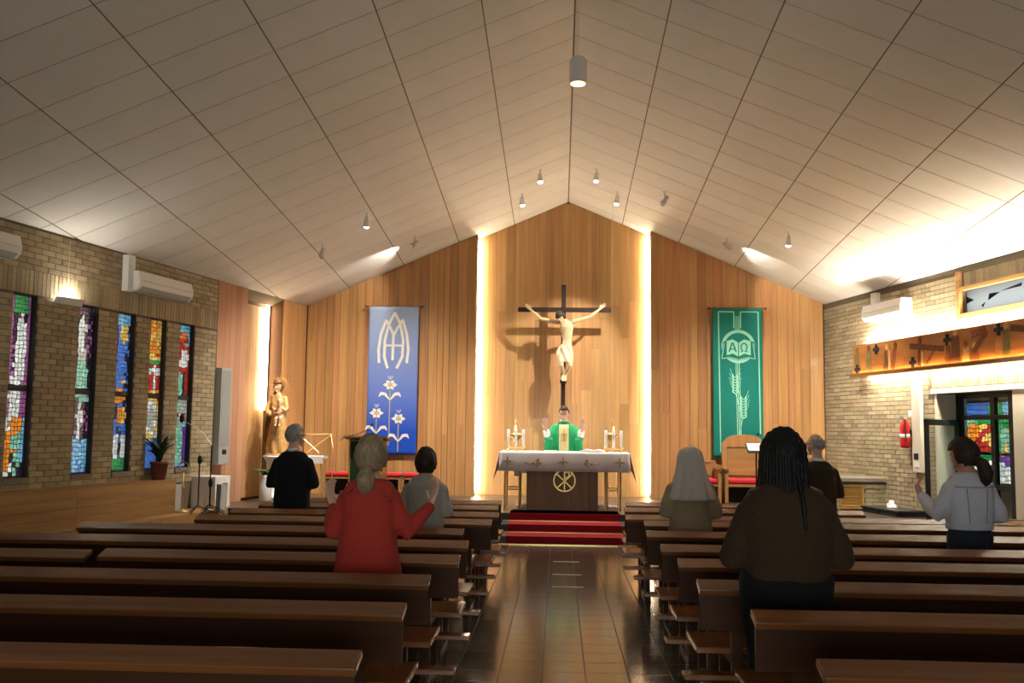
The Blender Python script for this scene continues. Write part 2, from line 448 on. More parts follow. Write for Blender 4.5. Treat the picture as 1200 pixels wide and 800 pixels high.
# warm light strips in the two vertical gaps
for X, sgn, lab in ((CX0, 1, 'vertical warm light strip in the gap beside the blue banner field'), (CX1, -1, 'vertical warm light strip in the gap beside the green banner field')):
    e = empty('light_strip', (X+sgn*.03, YC-.06, .42), label=lab, cat='light', group='light strips of the altar wall')
    hgt = ceil_z(X+sgn*.04, YC-.05)-.42-.06
    MB().box(-.012, .012, -.012, .012, 0, hgt).build('led_tube', emat('led_warm', WARM, P_STRIP), e)
    MB().box(-sgn*.03-.004, -sgn*.03+.004, -.03, .03, 0, hgt).build('aluminium_channel', 'steel', e)

# wooden left flank with the statue niche (local frame of the left wall)
mb = MB(); mb.box(2.36, 3.33, -.6, -.03, 0, 4.45).box(-.4, .98, -.6, -.03, 0, 4.45).box(.98, 2.36, -.6, -.41, 0, 4.45)
wn = mb.build('wall_niche', 'groove', kind='structure', mw=LWM)
def zt_left(off): return lambda s_: (lambda p: ceil_z(p.x, p.y)-.004)(LWM @ Vector((s_, off, 0)))
def flank(a, b, ya, mname, w0):
    x = a
    while x < b-.02:
        w = w0*random.uniform(.85, 1.15); x2 = min(x+w, b)
        if b-x2 < .06: x2 = b
        plank(wn, mname, x+.002, x2-.002, ya-.035, ya, .37, zt_left(ya), seg=[random.uniform(1, 3.4)] if random.random() < .4 else None)
        x = x2
flank(2.36, 3.32, 0, 'plank_pink', .20); flank(.98, 2.36, -.38, 'plank', .2); flank(.03, .98, 0, 'plank_side', .17)
e = empty('light_strip', mw=LWM @ Matrix.Translation((1.06, -.33, 2.0)), label='vertical light strip in the slit above the carved Madonna', cat='light')
MB().box(-.02, .02, -.02, .02, 0, 2.1).build('led_tube', emat('led_niche', (1, .82, .55), P_NICHE), e)
MB().box(-.05, -.035, -.03, .03, 0, 2.1).build('aluminium_channel', 'steel', e)

# sanctuary platform, steps, left wooden tier
def poly_slab(name, pts, z0, z1, m_, **kw): return MB().prism(pts, 'z', z0, z1).build(name, m_, **kw)
PZ = .37
poly_slab('floor_platform', [(lx(15.3), 15.3), (rx(15.3), 15.3), (rx(19.3), 19.6), (lx(19.3), 19.6)], 0, PZ, 'platform', kind='structure')
tier = poly_slab('floor_tier', [(-5.37, 14.67), (-5.30, 15.3), (lx(15.3), 15.3), (lx(9.5), 9.5), (lx(9.5)+.5, 9.5)], 0, PZ, 'oak', kind='structure')
st = empty('altar_steps', (.105, 14.25, 0), label='three red carpeted steps with brass nosing in front of altar', cat='steps')
for i in range(3):
    y0 = .52*i; z1 = PZ/3*(i+1); z0 = PZ/3*i
    MB().box(-.98, .98, y0, 1.05, z0, z1-.006).build('stone_step', 'slate', st)
    MB().box(-.87, .87, y0-.006, y0+.53 if i < 2 else y0+.62, z0+.006, z1).build('carpet', 'carpet', st)
    MB().box(-.98, .98, y0-.014, y0-.002, z0, z0+.013).build('brass_nosing', 'brass', st)
# pale strips on the aisle
for i, y in enumerate((12.52, 11.43, 10.55)):
    o = MB().box(-.17, .17, -.012, .012, 0, .0012).build('floor_tape', 'paper', label='pale tape strip on the aisle floor, %s' % ('nearest the altar steps', 'middle of three', 'farthest from the altar steps')[i], cat='tape', group='tape strips on the aisle'); o.location = (.115, y, .0)
# wooden wainscot under the windows
wc = empty('wainscot', mw=LWM, kind='structure'); wc.name = 'trim_1'
MB().box(4.73, 11.5, .001, .28, .845, .875).build('ledge_board', 'oak', wc)
for i in range(4):
    z0 = .37+i*.119
    for a, b in ((4.73, 6.9), (6.9, 9.1), (9.1, 11.5)): MB().box(a+.002, b-.002, .25, .27, z0+.0015, z0+.1175).build('board', 'oak', wc)
MB().box(4.75, 11.5, .001, .25, .37, .845).build('core', 'groove', wc)

# ---- stained glass
GC = dict(w=(.80,.86,.82), m=(.25,.62,.46), g=(.04,.34,.10), b=(.06,.20,.68), c=(.22,.56,.85), o=(.85,.27,.03), y=(.85,.58,.14),
          r=(.50,.04,.03), p=(.40,.12,.33), d=(.035,.02,.045), k=(.02,.035,.025), s=(.50,.53,.47), v=(.16,.05,.40))
GK = list(GC)
for k_ in GK: M['gl_'+k_] = glassmat('stained_glass_'+k_, GC[k_])
def inr(u, v, *r): return r[0] <= u < r[1] and r[2] <= v < r[3]
def ellq(u, v, cu, cv, ru, rv): return ((u-cu)/ru)**2+((v-cv)/rv)**2 < 1
def w1(u, v):
    if v > .9: return 'g' if .2 < u < .78 else 'p'
    if v > .54:
        if ellq(u, v, .55, .75, .25, .16) or inr(u, v, .25, .75, .54, .66): return 'w'
        return 'p' if (u < .22 or u > .78) else 'd'
    if v > .33: return 'w' if .08 < u < .72 else 'p'
    if ellq(u, v, .5, .285, .33, .05): return 'o'
    if u < .35 and v < .24: return 'o' if v > .03 else 'w'
    if inr(u, v, .3, .72, .12, .15): return 'o'
    if u > .75: return 'c' if v > .08 else 'd'
    if .38 < u < .55 and v < .22: return 'k' if v < .14 else 'm'
    return 'm' if u > .5 else 'w'
def w2(u, v):
    if ellq(u, v, .38, .84, .2, .12): return 'w'
    if inr(u, v, .2, .6, .68, .75): return 's'
    if .46 < v < .7 and abs(u-.45) < .22+(.7-v): return 'm'
    if .42 < v <= .46 and u > .3: return 'm'
    if v < .2: return 'c' if random.random() < .8 else 'b'
    if ellq(u, v, .42, .33, .2, .06) or inr(u, v, .3, .52, .2, .42): return 'w'
    return 'd' if random.random() < .8 else 'p'
def w3(u, v):
    if ellq(u, v, .6, .87, .3, .055): return 'y'
    if v > .92: return 'c'
    if .53 < v < .86 and abs(u-(.2+(v-.5)*.9)) < .3: return 'b'
    if ellq(u, v, .35, .565, .4, .035): return 'y'
    if ellq(u, v, .4, .47, .42, .055): return 'o'
    if ellq(u, v, .6, .35, .35, .05): return 'o' if u < .6 else 'y'
    if v < .07: return 'g'
    if v < .22 and (abs(u-(.2+v*.6)) < .15 or abs(u-(.85-v*.3)) < .14): return 'w'
    if v < .3: return 'b' if random.random() < .7 else 'd'
    return 'd' if random.random() < .6 else 'b'
def w4(u, v):
    if v > .76: return random.choice('yyoo') if ellq(u, v, .5, .88, .45, .13) else random.choice('yro')
    if v > .7: return 'y' if v > .735 else 'g'
    if v > .5: return 'w' if (abs(u-.55) < .1 or inr(u, v, .1, .95, .635, .665)) else ('r' if v > .53 else 'o')
    q = ((u-.45)/.5)**2+((v-.34)/.15)**2
    if q < .35: return 's'
    if q < .6: return 'w'
    if q < 1.1: return 'y'
    if v < .19: return 'b'
    return random.choice('ros') if v > .24 else 'w'
def w5(u, v):
    if ellq(u, v, .38, .9, .42, .06): return 'r' if random.random() < .7 else 'o'
    if v > .84: return 'c'
    if ellq(u, v, .6, .78, .35, .05): return 'w'
    if v > .66: return 'w' if (inr(u, v, .1, .8, .7, .75)) else 'r'
    if v > .5: return 'm' if u < .5 else ('k' if u < .7 else 'r')
    if v > .3: return 'c' if u < .12 else ('r' if random.random() < .13 else ('m' if u < .3 and v > .38 else 's'))
    if v > .27 and u > .55: return 'c'
    if u < .2: return 'b'
    return 'c' if v < .03 else ('m' if u < .72 else 'v')
def wdoor(u, v):
    if ellq(u, v, .34, .56, .27, .2) and v < .72:
        if abs((v-.55)-(u-.35)*.9) < .05 or (v < .5 and abs(u-.4) < .1): return 'r'
        return 'o' if u < .34 else 'y'
    if v > .78: return 'b' if u < .5 else ('g' if u < .75 else 'c')
    if ellq(u, v, .55, .12, .4, .14): return 'w'
    if v < .36: return 'g' if u < .6 else 'v'
    if v > .66: return 'm' if u < .25 else 'g'
    if u > .7: return 'm' if random.random() < .7 else 'y'
    return 'g' if u > .5 else 'm'
def glass_panel(name, parent, width, z0, z1, fn, nx, ny, y, flip=False, vis=(0, 1), mids=(), face=1):
    """leaded glass in the x-z plane; every piece its own little pane, all pieces of a window one part"""
    g = MB(); ld = MB(); jx = {}
    def pt(i, j):
        if (i, j) not in jx:
            a = 0 if i in (0, nx) else random.uniform(-.3, .3); b = 0 if j in (0, ny) else random.uniform(-.28, .28)
            jx[i, j] = ((i+a)/nx*width, z0+(j+b)/ny*(z1-z0))
        return Vector(jx[i, j])
    for i in range(nx):
        for j in range(ny):
            q = [pt(i, j), pt(i+1, j), pt(i+1, j+1), pt(i, j+1)]; c = (q[0]+q[1]+q[2]+q[3])/4
            if any(abs(c.y-z) < .035 for z in mids):
                ld.add([(p.x, y, p.y) for p in q], [(0, 1, 2, 3)]); continue
            qo = q; qi = [c+(p-c)*.84 for p in q]; q = [c+(p-c)*.93 for p in q]
            ld.add([(p.x, y+face*.0004, p.y) for p in qo]+[(p.x, y+face*.0008, p.y) for p in qi], [(0, 1, 5, 4), (1, 2, 6, 5), (2, 3, 7, 6), (3, 0, 4, 7)]); u = c.x/width; v = (c.y-z0)/(z1-z0)
            if flip: u = 1-u
            u = (u-vis[0])/(vis[1]-vis[0])
            key = fn(min(max(u, 0), .999), v)
            g.add([(p.x, y, p.y) for p in q], [(0, 1, 2, 3)], GK.index(key))
    o = g.build(name, ['gl_'+k_ for k_ in GK], parent, kind='stuff')
    ld.build('lead_net', 'lead', parent, kind='stuff')
    return o
for n, ((a, b, z0, z1), fn) in enumerate(zip(WIN, (w1, w2, w3, w4, w5))):
    e = empty('window_%d' % (n+1), mw=LWM @ Matrix.Translation((a, 0, 0)), kind='structure')
    w = b-a
    # frame and cross bar of dark metal, glass seated in it, stone sill
    fr = MB(); fr.box(0, .018, -.10, -.05, z0, z1).box(w-.018, w, -.10, -.05, z0, z1).box(0, w, -.10, -.05, z1-.018, z1).box(0, w, -.10, -.05, z0, z0+.018)
    fr.build('window_frame', 'frame_dark', e)
    zm = z0+(z1-z0)*.485
    MB().box(0, w, -.095, -.045, zm-.035, zm+.035).build('cross_bar', 'frame_dark', e)
    MB().box(-.01, w+.01, -.10, .03, z0-.06, z0-.002).build('window_sill', 'stone', e)
    for jn, (p0, p1) in enumerate(((-.002, .006), (w-.006, w+.002))): MB().box(p0, p1, -.25, 0, z0, z1).build('reveal', 'frame_dark', e)
    MB().box(0, w, -.25, 0, z1-.006, z1).build('reveal_head', 'frame_dark', e)
    # local x runs towards the viewer = leftwards in the picture
    glass_panel('stained_glass', e, w, z0+.018, z1-.018, fn, 7, 40, -.075, flip=True, vis=(.17, 1.), mids=(zm,))

# ---- right wall: doorway into the porch, glazed steel doors, high window
dw = empty('door_1', mw=RWM, kind='structure')
MB().box(3.58, 6.6, -.03, .12, 2.33, 2.41).build('lintel', 'cream', dw)
MB().box(3.66, 3.72, -.012, .5, 0, 2.33).build('jamb', 'cream', dw)
MB().box(5.50, 5.95, -.012, .5, 0, 2.33).build('jamb', 'cream', dw)
MB().box(5.08, 5.50, .30, .36, 0, 2.33).build('side_panel', 'cream', dw)
MB().box(3.72, 6.3, .25, .5, 2.33, 2.5).build('reveal_head', 'cream', dw)
# steel frame with transom, glass
fr = MB()
for a, b in ((3.74, 3.86), (4.57, 4.67), (4.98, 5.08)): fr.box(a, b, .30, .36, 0, 2.33)
fr.box(3.74, 5.08, .30, .36, 2.25, 2.33).box(3.74, 5.08, .30, .36, 1.92, 1.99).box(4.67, 4.98, .30, .36, .88, .96).box(4.67, 4.98, .30, .36, 0, .12)
fr.build('steel_frame', 'black', dw)
for a, b, z0, z1 in ((3.86, 4.57, 1.99, 2.25), (4.67, 4.98, 1.99, 2.25), (4.67, 4.98, .96, 1.92), (4.67, 4.98, .12, .88)):
    MB().box(a, b, .327, .333, z0, z1).build('pane', 'glassclear', dw)
MB().box(4.60, 4.63, .24, .30, .95, 1.25).build('pull_handle', 'steel', dw)
# open leaf, hinged on the steel frame and swung into the church
lf = empty('door_leaf', mw=RWM @ Matrix.Translation((3.83, .27, 0)) @ Matrix.Rotation(math.radians(-70), 4, 'Z'), label='open glazed black steel door leaf beside the white wall conduit', cat='door')
lw = .78
fr = MB()
fr.box(0, .07, -.02, .02, .01, 1.92).box(lw-.07, lw, -.02, .02, .01, 1.92).box(0, lw, -.02, .02, 1.83, 1.92).box(0, lw, -.02, .02, .01, .12)
fr.build('leaf_frame', 'black', lf)
MB().box(.07, lw-.07, -.003, .003, .12, 1.83).build('pane', 'glassclear', lf)
MB().box(lw-.06, lw-.02, -.06, -.03, .9, 1.05).box(lw-.05, lw-.03, -.03, -.02, .96, .98).build('door_handle', 'steel', lf)
# porch: outer wall with its own stained glass window
pw = MB(); wall_blocks(pw, 2.2, 7.6, 0, 2.6, .95, 1.10, [(2.80, 4.25, .90, 2.25)])
pw.box(2.2, 2.35, .25, 1.1, 0, 2.6).box(7.5, 7.6, .25, 1.1, 0, 2.6).box(2.2, 7.6, .25, 1.1, 2.5, 2.6)
pw.build('wall_porch', 'cream', kind='structure', mw=RWM)
pe = empty('window_6', mw=RWM @ Matrix.Translation((2.80, .97, 0)), kind='structure')
glass_panel('stained_glass', pe, 1.45, .90, 2.25, wdoor, 19, 18, .05, face=-1)
fr = MB()
for x in (0, 1.41): fr.box(x, x+.04, 0, .045, .90, 2.25)
for z in (.90, 1.37, 2.21): fr.box(0, 1.45, 0, .045, z, z+.04)
fr.build('window_frame', 'frame_dark', pe)
# high window with blue slivers, wooden frame
hw = empty('window_7', mw=RWM, kind='structure')
MB().box(4.36, 4.44, -.06, .02, 3.44, 4.16).build('wooden_post', 'oak', hw)
MB().box(4.44, 8.1, -.05, .02, 3.86, 3.92).build('window_head', 'oak', hw)
MB().box(4.36, 8.1, -.06, .02, 3.43, 3.51).build('window_sill', 'oak', hw)
g = MB()
g.add([(4.44, .05, 3.51), (8.0, .05, 3.51), (8.0, .05, 3.86), (4.44, .05, 3.86)], [(0, 1, 2, 3)], 0)
for q in ([(4.46, 3.78), (4.66, 3.70), (4.46, 3.66)], [(4.82, 3.60), (4.92, 3.64), (4.86, 3.56)], [(4.98, 3.65), (5.25, 3.74), (5.0, 3.75)], [(5.25, 3.75), (5.7, 3.76), (5.72, 3.81)],
          [(6.0, 3.6), (6.4, 3.7), (6.05, 3.75)], [(6.6, 3.55), (6.9, 3.8), (6.7, 3.8)]):
    g.add([(p[0], .04, p[1]) for p in q], [(0, 1, 2)], 1)
gw = glassmat('pale_glass', (.62, .70, .72)); gb = glassmat('blue_sliver_glass', (.05, .08, .30))
g.build('glass', [gw, gb], hw)

# ================================================================== THINGS ON THE WALLS
def box_ac(name, wall_m, s, z, inw, label, w=1.35):
    e = empty(name, mw=wall_m @ Matrix.Translation((s, 0, z)), label=label, cat='air conditioner', group='wall air conditioners')
    prof = [(.005, 0), (.16, 0), (.225, .06), (.235, .15), (.20, .285), (.005, .285)]
    o = MB().prism([(p[0]*inw, p[1]) for p in prof], 'x', 0, w).build('housing', 'white', e); bevel(o, .012)
    MB().prism([(p[0]*inw, p[1]) for p in ((.10, -.004), (.17, .002), (.228, .062), (.222, .064), (.165, .010), (.10, .004))], 'x', .06, w-.06).build('louver', 'greyplastic', e)
    MB().box(.05, w-.05, inw*.2335, inw*.238, .142, .147).build('panel_seam', 'greyplastic', e)
    return e
ac = box_ac('air_conditioner', LWM, 4.42, 3.62, 1, 'white air conditioner on brick above the middle stained glass windows')
MB().box(1.31, 1.46, .005, .11, -.02, .50).build('duct', 'white', ac)
ac = box_ac('air_conditioner', LWM, 8.06, 3.66, 1, 'white air conditioner cut by the left edge of the picture', 1.1)
ac = box_ac('air_conditioner', RWM, 1.86, 3.66, -1, 'white air conditioner on the right brick wall above the stations frieze', 1.25)
MB().box(.10, .26, -.10, -.005, .24, .50).build('duct', 'white', ac)

# half-bowl wall lamp throwing light upwards
sc = empty('wall_lamp', mw=LWM @ Matrix.Translation((6.98, 0, 3.30)), label='shallow white wall uplight between the first two stained glass windows', cat='lamp')
sh_ = MB()
for k in range(9):
    a0, a1 = -.26+.52*k/9, -.26+.52*(k+1)/9; f0, f1 = [.03+.12*math.sqrt(max(0, 1-(q/.27)**2)) for q in (a0, a1)]
    sh_.add([(a0, .01, -.055), (a1, .01, -.055), (a1, f1*.55, -.055), (a0, f0*.55, -.055), (a0, f0, .03), (a1, f1, .03), (a0, f0-.008, .03), (a1, f1-.008, .03), (a0, .012, -.04), (a1, .012, -.04), (a0, f0*.5, -.04), (a1, f1*.5, -.04)],
            [(0, 1, 2, 3), (3, 2, 5, 4), (4, 5, 7, 6), (6, 7, 11, 10), (10, 11, 9, 8)])
sh_.build('bowl', 'white', sc)
MB().box(-.12, .12, .005, .02, -.06, .04).build('back_plate', 'white', sc)
MB().box(-.10, .10, .04, .07, -.03, -.005).build('bulb', emat('sconce_bulb', NEUT, P_SCONCE*2.2), sc)
MB().box(-.007, .007, .002, .012, .05, .80).build('cable_duct', 'cream', sc)

# column loudspeaker on the rosy panel
sk = empty('column_loudspeaker', mw=LWM @ Matrix.Translation((3.02, 0, 1.04)), label='tall slim grey column loudspeaker on the rosy wood panel', cat='loudspeaker')
o = MB().box(0, .32, .002, .13, 0, 1.62).build('cabinet', 'greyplastic', sk); bevel(o, .01)
MB().box(.03, .29, .13, .135, .30, 1.58).build('grille', mat('speaker_grille', (.27, .28, .27), .7, noise=(300, .3)), sk)
MB().box(.10, .22, .13, .137, .17, .25).build('control_display', 'blackmatte', sk)

# stations of the cross frieze, lit from behind and from its ledge
RO = -.20                                    # face stands off the wall
fz = empty('stations_frieze', mw=RWM @ Matrix.Translation((1.48, 0, 0)), label='long painted wooden stations of the cross frieze lit from behind', cat='frieze')
L_F = 6.6; z0, z1 = 2.74, 3.26
M['frieze'] = mat('frieze_board', (.40, .165, .045), .45, var=.10, grain=(1.2, 10, 9), col2=(.27, .095, .028))
xs = [0, .42, 1.30, 1.64, 2.75, 3.95, 4.6, 5.5, L_F]
for a, b in zip(xs, xs[1:]):
    MB().box(a+.003, b-.003, RO, RO+.025, z0, z1).build('panel', 'frieze', fz)
MB().box(-.03, L_F, RO-.055, RO+.03, z0-.05, z0).build('ledge', 'pew', fz)
MB().box(0, L_F, RO-.05, RO-.042, z0, z0+.02).build('ledge_lip', 'frieze', fz)
MB().box(.02, L_F-.02, RO-.034, RO-.02, z0+.001, z0+.009).build('ledge_light', emat('led_ledge', (1, .55, .16), P_LEDGE), fz)
for x in (.2, 1.4, 2.6, 3.8, 5.0, 6.2): MB().box(x, x+.04, RO+.025, -.002, 2.95, 3.05).build('bracket', 'black', fz)
MB().box(.25, L_F-.05, RO+.045, RO+.075, z1-.07, z1-.045).build('upper_light', emat('led_up', (1, .94, .80), P_RELIEF), fz)
MB().box(.25, L_F-.05, RO+.045, RO+.075, z0+.03, z0+.05).build('lower_light', emat('led_down', (1, .94, .80), P_RELIEF*.45), fz)
Y0 = RO-.010; Y1 = RO
M['paint_brown'] = mat('paint_brown', (.12, .045, .018), .6, noise=(18, .3)); M['paint_green'] = mat('paint_green', (.15, .12, .04), .6, noise=(18, .3))
M['paint_pale'] = mat('paint_pale', (.50, .29, .11), .6, noise=(18, .2)); M['paint_rust'] = mat('paint_rust', (.20, .06, .02), .6, noise=(18, .3))
def fig(x, h, m_, wid=.15, z=z0+.03, lean=0., head='paint_pale'):
    P = []
    for t, w in ((0, 1), (.3, .85), (.6, .75), (.78, .8), (.86, .45)): P.append((x+lean*t-wid*w/2, z+h*t))
    for t, w in ((.86, .45), (.78, .8), (.6, .75), (.3, .85), (0, 1)): P.append((x+lean*t+wid*w/2, z+h*t))
    MB().prism(P, 'y', Y0, Y1).build('painted_figure', m_, fz)
    c = (x+lean*.93, z+h*.93); MB().prism([(c[0]+math.cos(a*PI/6)*.045, c[1]+math.sin(a*PI/6)*.06) for a in range(12)], 'y', Y0, Y1).build('painted_head', head, fz)
def beam(xa, za, xb, zb, w, m_='paint_brown'): MB().ribbon([(xa, za), (xb, zb)], w, Y0-.004, Y1).build('painted_beam', m_, fz)
fig(.16, .42, 'paint_green', .17, head='paint_green'); fig(.56, .44, 'paint_green', .16, head='paint_brown')
fig(1.10, .40, 'paint_brown', .15, lean=.06); fig(1.30, .42, 'paint_rust', .13, lean=.12, head='paint_brown'); fig(1.25, .30, 'paint_pale', .09, lean=-.05)
beam(1.85, z1-.15, 2.75, z1-.26, .09); beam(2.10, z0+.02, 2.13, z1-.02, .07); fig(2.18, .30, 'paint_pale', .06, head='paint_rust'); beam(2.3, z0+.05, 2.5, z1-.28, .05, 'paint_rust')
fig(3.05, .47, 'paint_brown', .24, head='paint_pale'); fig(2.86, .33, 'paint_rust', .11); fig(3.30, .26, 'paint_pale', .16, head='paint_rust')
beam(3.50, z0+.16, 3.78, z1-.10, .09); beam(3.45, z1-.12, 3.78, z1-.06, .10, 'paint_rust'); fig(3.5, .22, 'paint_rust', .2)
fig(4.2, .45, 'paint_green', .18); beam(4.3, z1-.1, 5.1, z1-.22, .09); fig(4.9, .4, 'paint_brown', .2); fig(5.8, .44, 'paint_rust', .2)
for x, z, lab in ((.17, z0+.09, 1), (.82, z1-.12, 1), (1.92, z0+.10, 1), (2.86, z1-.14, 1), (4.05, z1-.1, 1)):
    k = .085
    o = MB().box(x-.028, x+.028, RO-.022, RO, z-k, z+k).box(x-k, x+k, RO-.021, RO, z-.028, z+.028).build('small_cross', 'blackmatte', fz)

# white wall conduit with thermostat, fire extinguisher
cd = empty('wall_conduit', mw=RWM @ Matrix.Translation((3.10, 0, 1.08)), label='wide cream vertical cable duct on the brick beside the door', cat='cable duct')
MB().box(0, .24, -.07, -.001, 0, 1.60).build('duct', 'cream', cd)
MB().box(.06, .17, -.085, -.07, .20, .30).build('thermostat', 'blackmatte', cd)
MB().box(.05, .19, -.078, -.07, .08, .18).build('switch_plate', 'white', cd)
ex = empty('fire_extinguisher', mw=RWM @ Matrix.Translation((2.97, -.115, 1.46)), label='red fire extinguisher hung on the brick wall', cat='fire extinguisher')
MB().lathe([(.05, 0), (.075, .01), (.078, .05), (.078, .36), (.06, .42), (.028, .45), (.028, .47)], 18).build('cylinder', 'redpaint', ex, smooth=True)
MB().lathe([(.079, .17), (.079, .23)], 18).build('instruction_label', 'paper', ex, smooth=True)
MB().box(-.02, .02, -.03, .03, .47, .50).box(-.01, .01, -.09, .03, .50, .515).box(-.01, .01, -.08, .0, .53, .542).build('valve', 'steel', ex)
MB().tube([(.02, -.03, .48), (.10, -.05, .46), (.10, -.05, .25), (.085, -.03, .12)], .01, 8).build('hose', 'black', ex)
MB().box(-.03, .03, .07, .114, .2, .3).build('wall_hook', 'black', ex)
MB().box(-.05, .05, .100, .112, .52, .62).build('sign', 'white', ex)

# brick radiator box with louvred end facing the nave
rb = empty('radiator_box', (0, 0, 0), label='low brick radiator box with a louvred brass grille and stone cap', cat='radiator cover')
yv = 16.90; xw = rx(yv); bx0 = xw-.86
c_ = MB().prism([(bx0+.01, yv+.01), (xw, yv+.01), (rx(18.7), 18.7), (rx(18.7)-.85, 18.7)], 'z', PZ, .86).build('core', 'mortar', rb)
MB().prism([(bx0-.02, yv-.03), (xw, yv-.03), (rx(18.7), 18.7), (rx(18.7)-.88, 18.7)], 'z', .86, .92).build('stone_cap', 'stone', rb)
GX0, GX1, GZ0, GZ1 = bx0+.08, bx0+.46, PZ+.04, .79
k = 0; z = PZ
while z+.06 < .86:
    a = bx0-(.125 if k % 2 else 0)
    while a < xw:
        p, q = max(a, bx0), min(a+.24, xw)
        segs = [(p, q)] if (z > GZ1 or z+.065 < GZ0) else [(p, min(q, GX0-.005)), (max(p, GX1+.005), q)]
        for p, q in segs:
            if q-p > .03: MB().box(0, q-p, 0, .012, 0, .065).build('brick', 'brick', rb).location = (p, yv-.002, z)
        a += .25
    z += .075; k += 1
gr = MB().box(GX0-.02, GX1+.02, yv-.015, yv+.005, GZ1-.02, GZ1+.015).box(GX0-.02, GX1+.02, yv-.015, yv+.005, GZ0-.015, GZ0+.02).box(GX0-.02, GX0+.02, yv-.015, yv+.005, GZ0, GZ1).box(GX1-.02, GX1+.02, yv-.015, yv+.005, GZ0, GZ1).build('grille_frame', 'gold', rb)
sm = MB().box(-.17, .17, -.004, .004, -.014, .014, mtx=Matrix.Rotation(math.radians(35), 4, 'X')).mesh('slat', 'gold')
for i in range(9): link('slat', sm, gr).location = ((GX0+GX1)/2, yv, GZ0+.045+i*.036)

# low black cabinet against the right wall with a crumpled cloth on it
bc = empty('low_cabinet', mw=RWM @ Matrix.Translation((2.25, 0, 0)), label='low black cabinet along the right wall beside the door', cat='cabinet')
MB().box(0, 1.10, -.50, -.015, .04, .44).build('body', 'blackmatte', bc)
o = MB().box(-.02, 1.12, -.52, -.012, .44, .47).build('top', 'slate', bc); bevel(o)
for a in (.02, .56): MB().box(a, a+.5, -.512, -.50, .07, .42).build('door', 'blackmatte', bc)
for sx in (.1, .95): MB().box(sx, sx+.05, -.45, -.08, 0, .04).build('foot', 'black', bc)
cl = MB(); rngs = []
for k in range(6):
    t = k/5; rngs.append([((.09*(1-t*.7)+.02*math.sin(3*j+k))*math.cos(2*PI*j/12), (.07*(1-t*.7)+.015*math.cos(5*j))*math.sin(2*PI*j/12), t*.12+.012*math.sin(2*j+k)*(k > 0)) for j in range(12)])
cl.loft(rngs); o = cl.build('crumpled_cloth', 'linen', smooth=True, label='crumpled white cloth lying on the low black cabinet', cat='cloth')
o.location = RWM @ Vector((2.78, -.27, .47))

# ================================================================== LAMPS
def spotlight(px, py, sd, target, power, on, label, size=50, blend=.6, sc=1.):
    r = ray(px, py); v = vslope(sd); n = v.cross(RIDGE); p = CAMPOS+r*((APEX-CAMPOS).dot(n)/r.dot(n))
    e = empty('ceiling_spotlight', p, label=label, cat='spotlight', group='small spotlights on the ceiling')
    MB().lathe([(.03, -.014), (.034, -.010), (.034, .012)], 14).build('mount', 'white', e)
    MB().tube([(0, 0, 0), (0, 0, -.12)], .009, 8).build('stem', 'steel', e)
    d = (Vector(target)-(p+Vector((0, 0, -.15)))).normalized()
    q = Vector((0, 0, -1)).rotation_difference(d).to_matrix().to_4x4(); T = Matrix.Translation((0, 0, -.15)) @ q
    hd = MB().lathe([(.022, .085), (.034, .08), (.038, .02), (.050, -.035), (.054, -.075), (.047, -.075)], 16)
    hd.v = [tuple(T @ Vector(v_)) for v_ in hd.v]; hd.build('lamp_head', 'white' if on else 'steel', e, smooth=True)
    ls = MB().lathe([(.047, -.0755), (.044, -.088), (.030, -.100), (.004, -.106)], 16); ls.v = [tuple(T @ Vector(v_)) for v_ in ls.v]
    ls.build('lens', 'lens' if on else 'lens_off', e)
    if power:
        L = bpy.data.lights.new('spot', 'SPOT'); L.energy = power; L.spot_size = math.radians(size); L.spot_blend = blend
        L.color = NEUT; L.shadow_soft_size = .035
        lo = link('spot_beam', L, e); lo.location = Vector((0, 0, -.15))+d*.118
        lo.rotation_euler = Vector((0, 0, -1)).rotation_difference(d).to_euler()
spotlight(633, 199, -1, (.0, 16.4, 1.6), P_SPOT*.9, True, 'lit ceiling spotlight left of the ridge, nearer the ridge', 55)
spotlight(612, 227, -1, (-.3, 17.6, 1.6), P_SPOT*.7, True, 'lit ceiling spotlight left of the ridge, closest to the altar wall', 60)
spotlight(430, 250, -1, (-3.5, 17.0, .5), P_SPOT*2.2, True, 'lit ceiling spotlight above the blue banner and lectern', 125, 1.)
spotlight(378, 286, -1, (-5.1, 17.4, 2.0), P_SPOT*.8, False, 'dark backed ceiling spotlight above the niche, turned to the statue', 40)  # lens stays dark, yet its beam lights the statue
spotlight(486, 277, -1, (-4.6, 18.6, 4.0), P_SPOT*.22, False, 'ceiling spotlight turned sideways along the left slope near the altar wall', 75)
spotlight(699, 198, 1, (.3, 16.4, 1.6), P_SPOT*.9, True, 'lit ceiling spotlight right of the ridge, nearer the ridge', 55)
spotlight(723, 225, 1, (.6, 17.6, 1.6), P_SPOT*.7, True, 'lit ceiling spotlight right of the ridge with a bracket, closest to the altar wall', 60)
spotlight(779, 225, 1, (.1, 18.8, 3.1), P_SPOT*1.9, False, 'dark backed ceiling spotlight on the right slope turned to the crucifix', 46)
spotlight(852, 278, 1, (5.0, 18.6, 4.0), P_SPOT*.22, False, 'ceiling spotlight turned sideways along the right slope near the altar wall', 75)
spotlight(924, 272, 1, (3.7, 17.2, .5), P_SPOT*2.0, True, 'lit ceiling spotlight farthest right, above the green banner', 125, 1.)

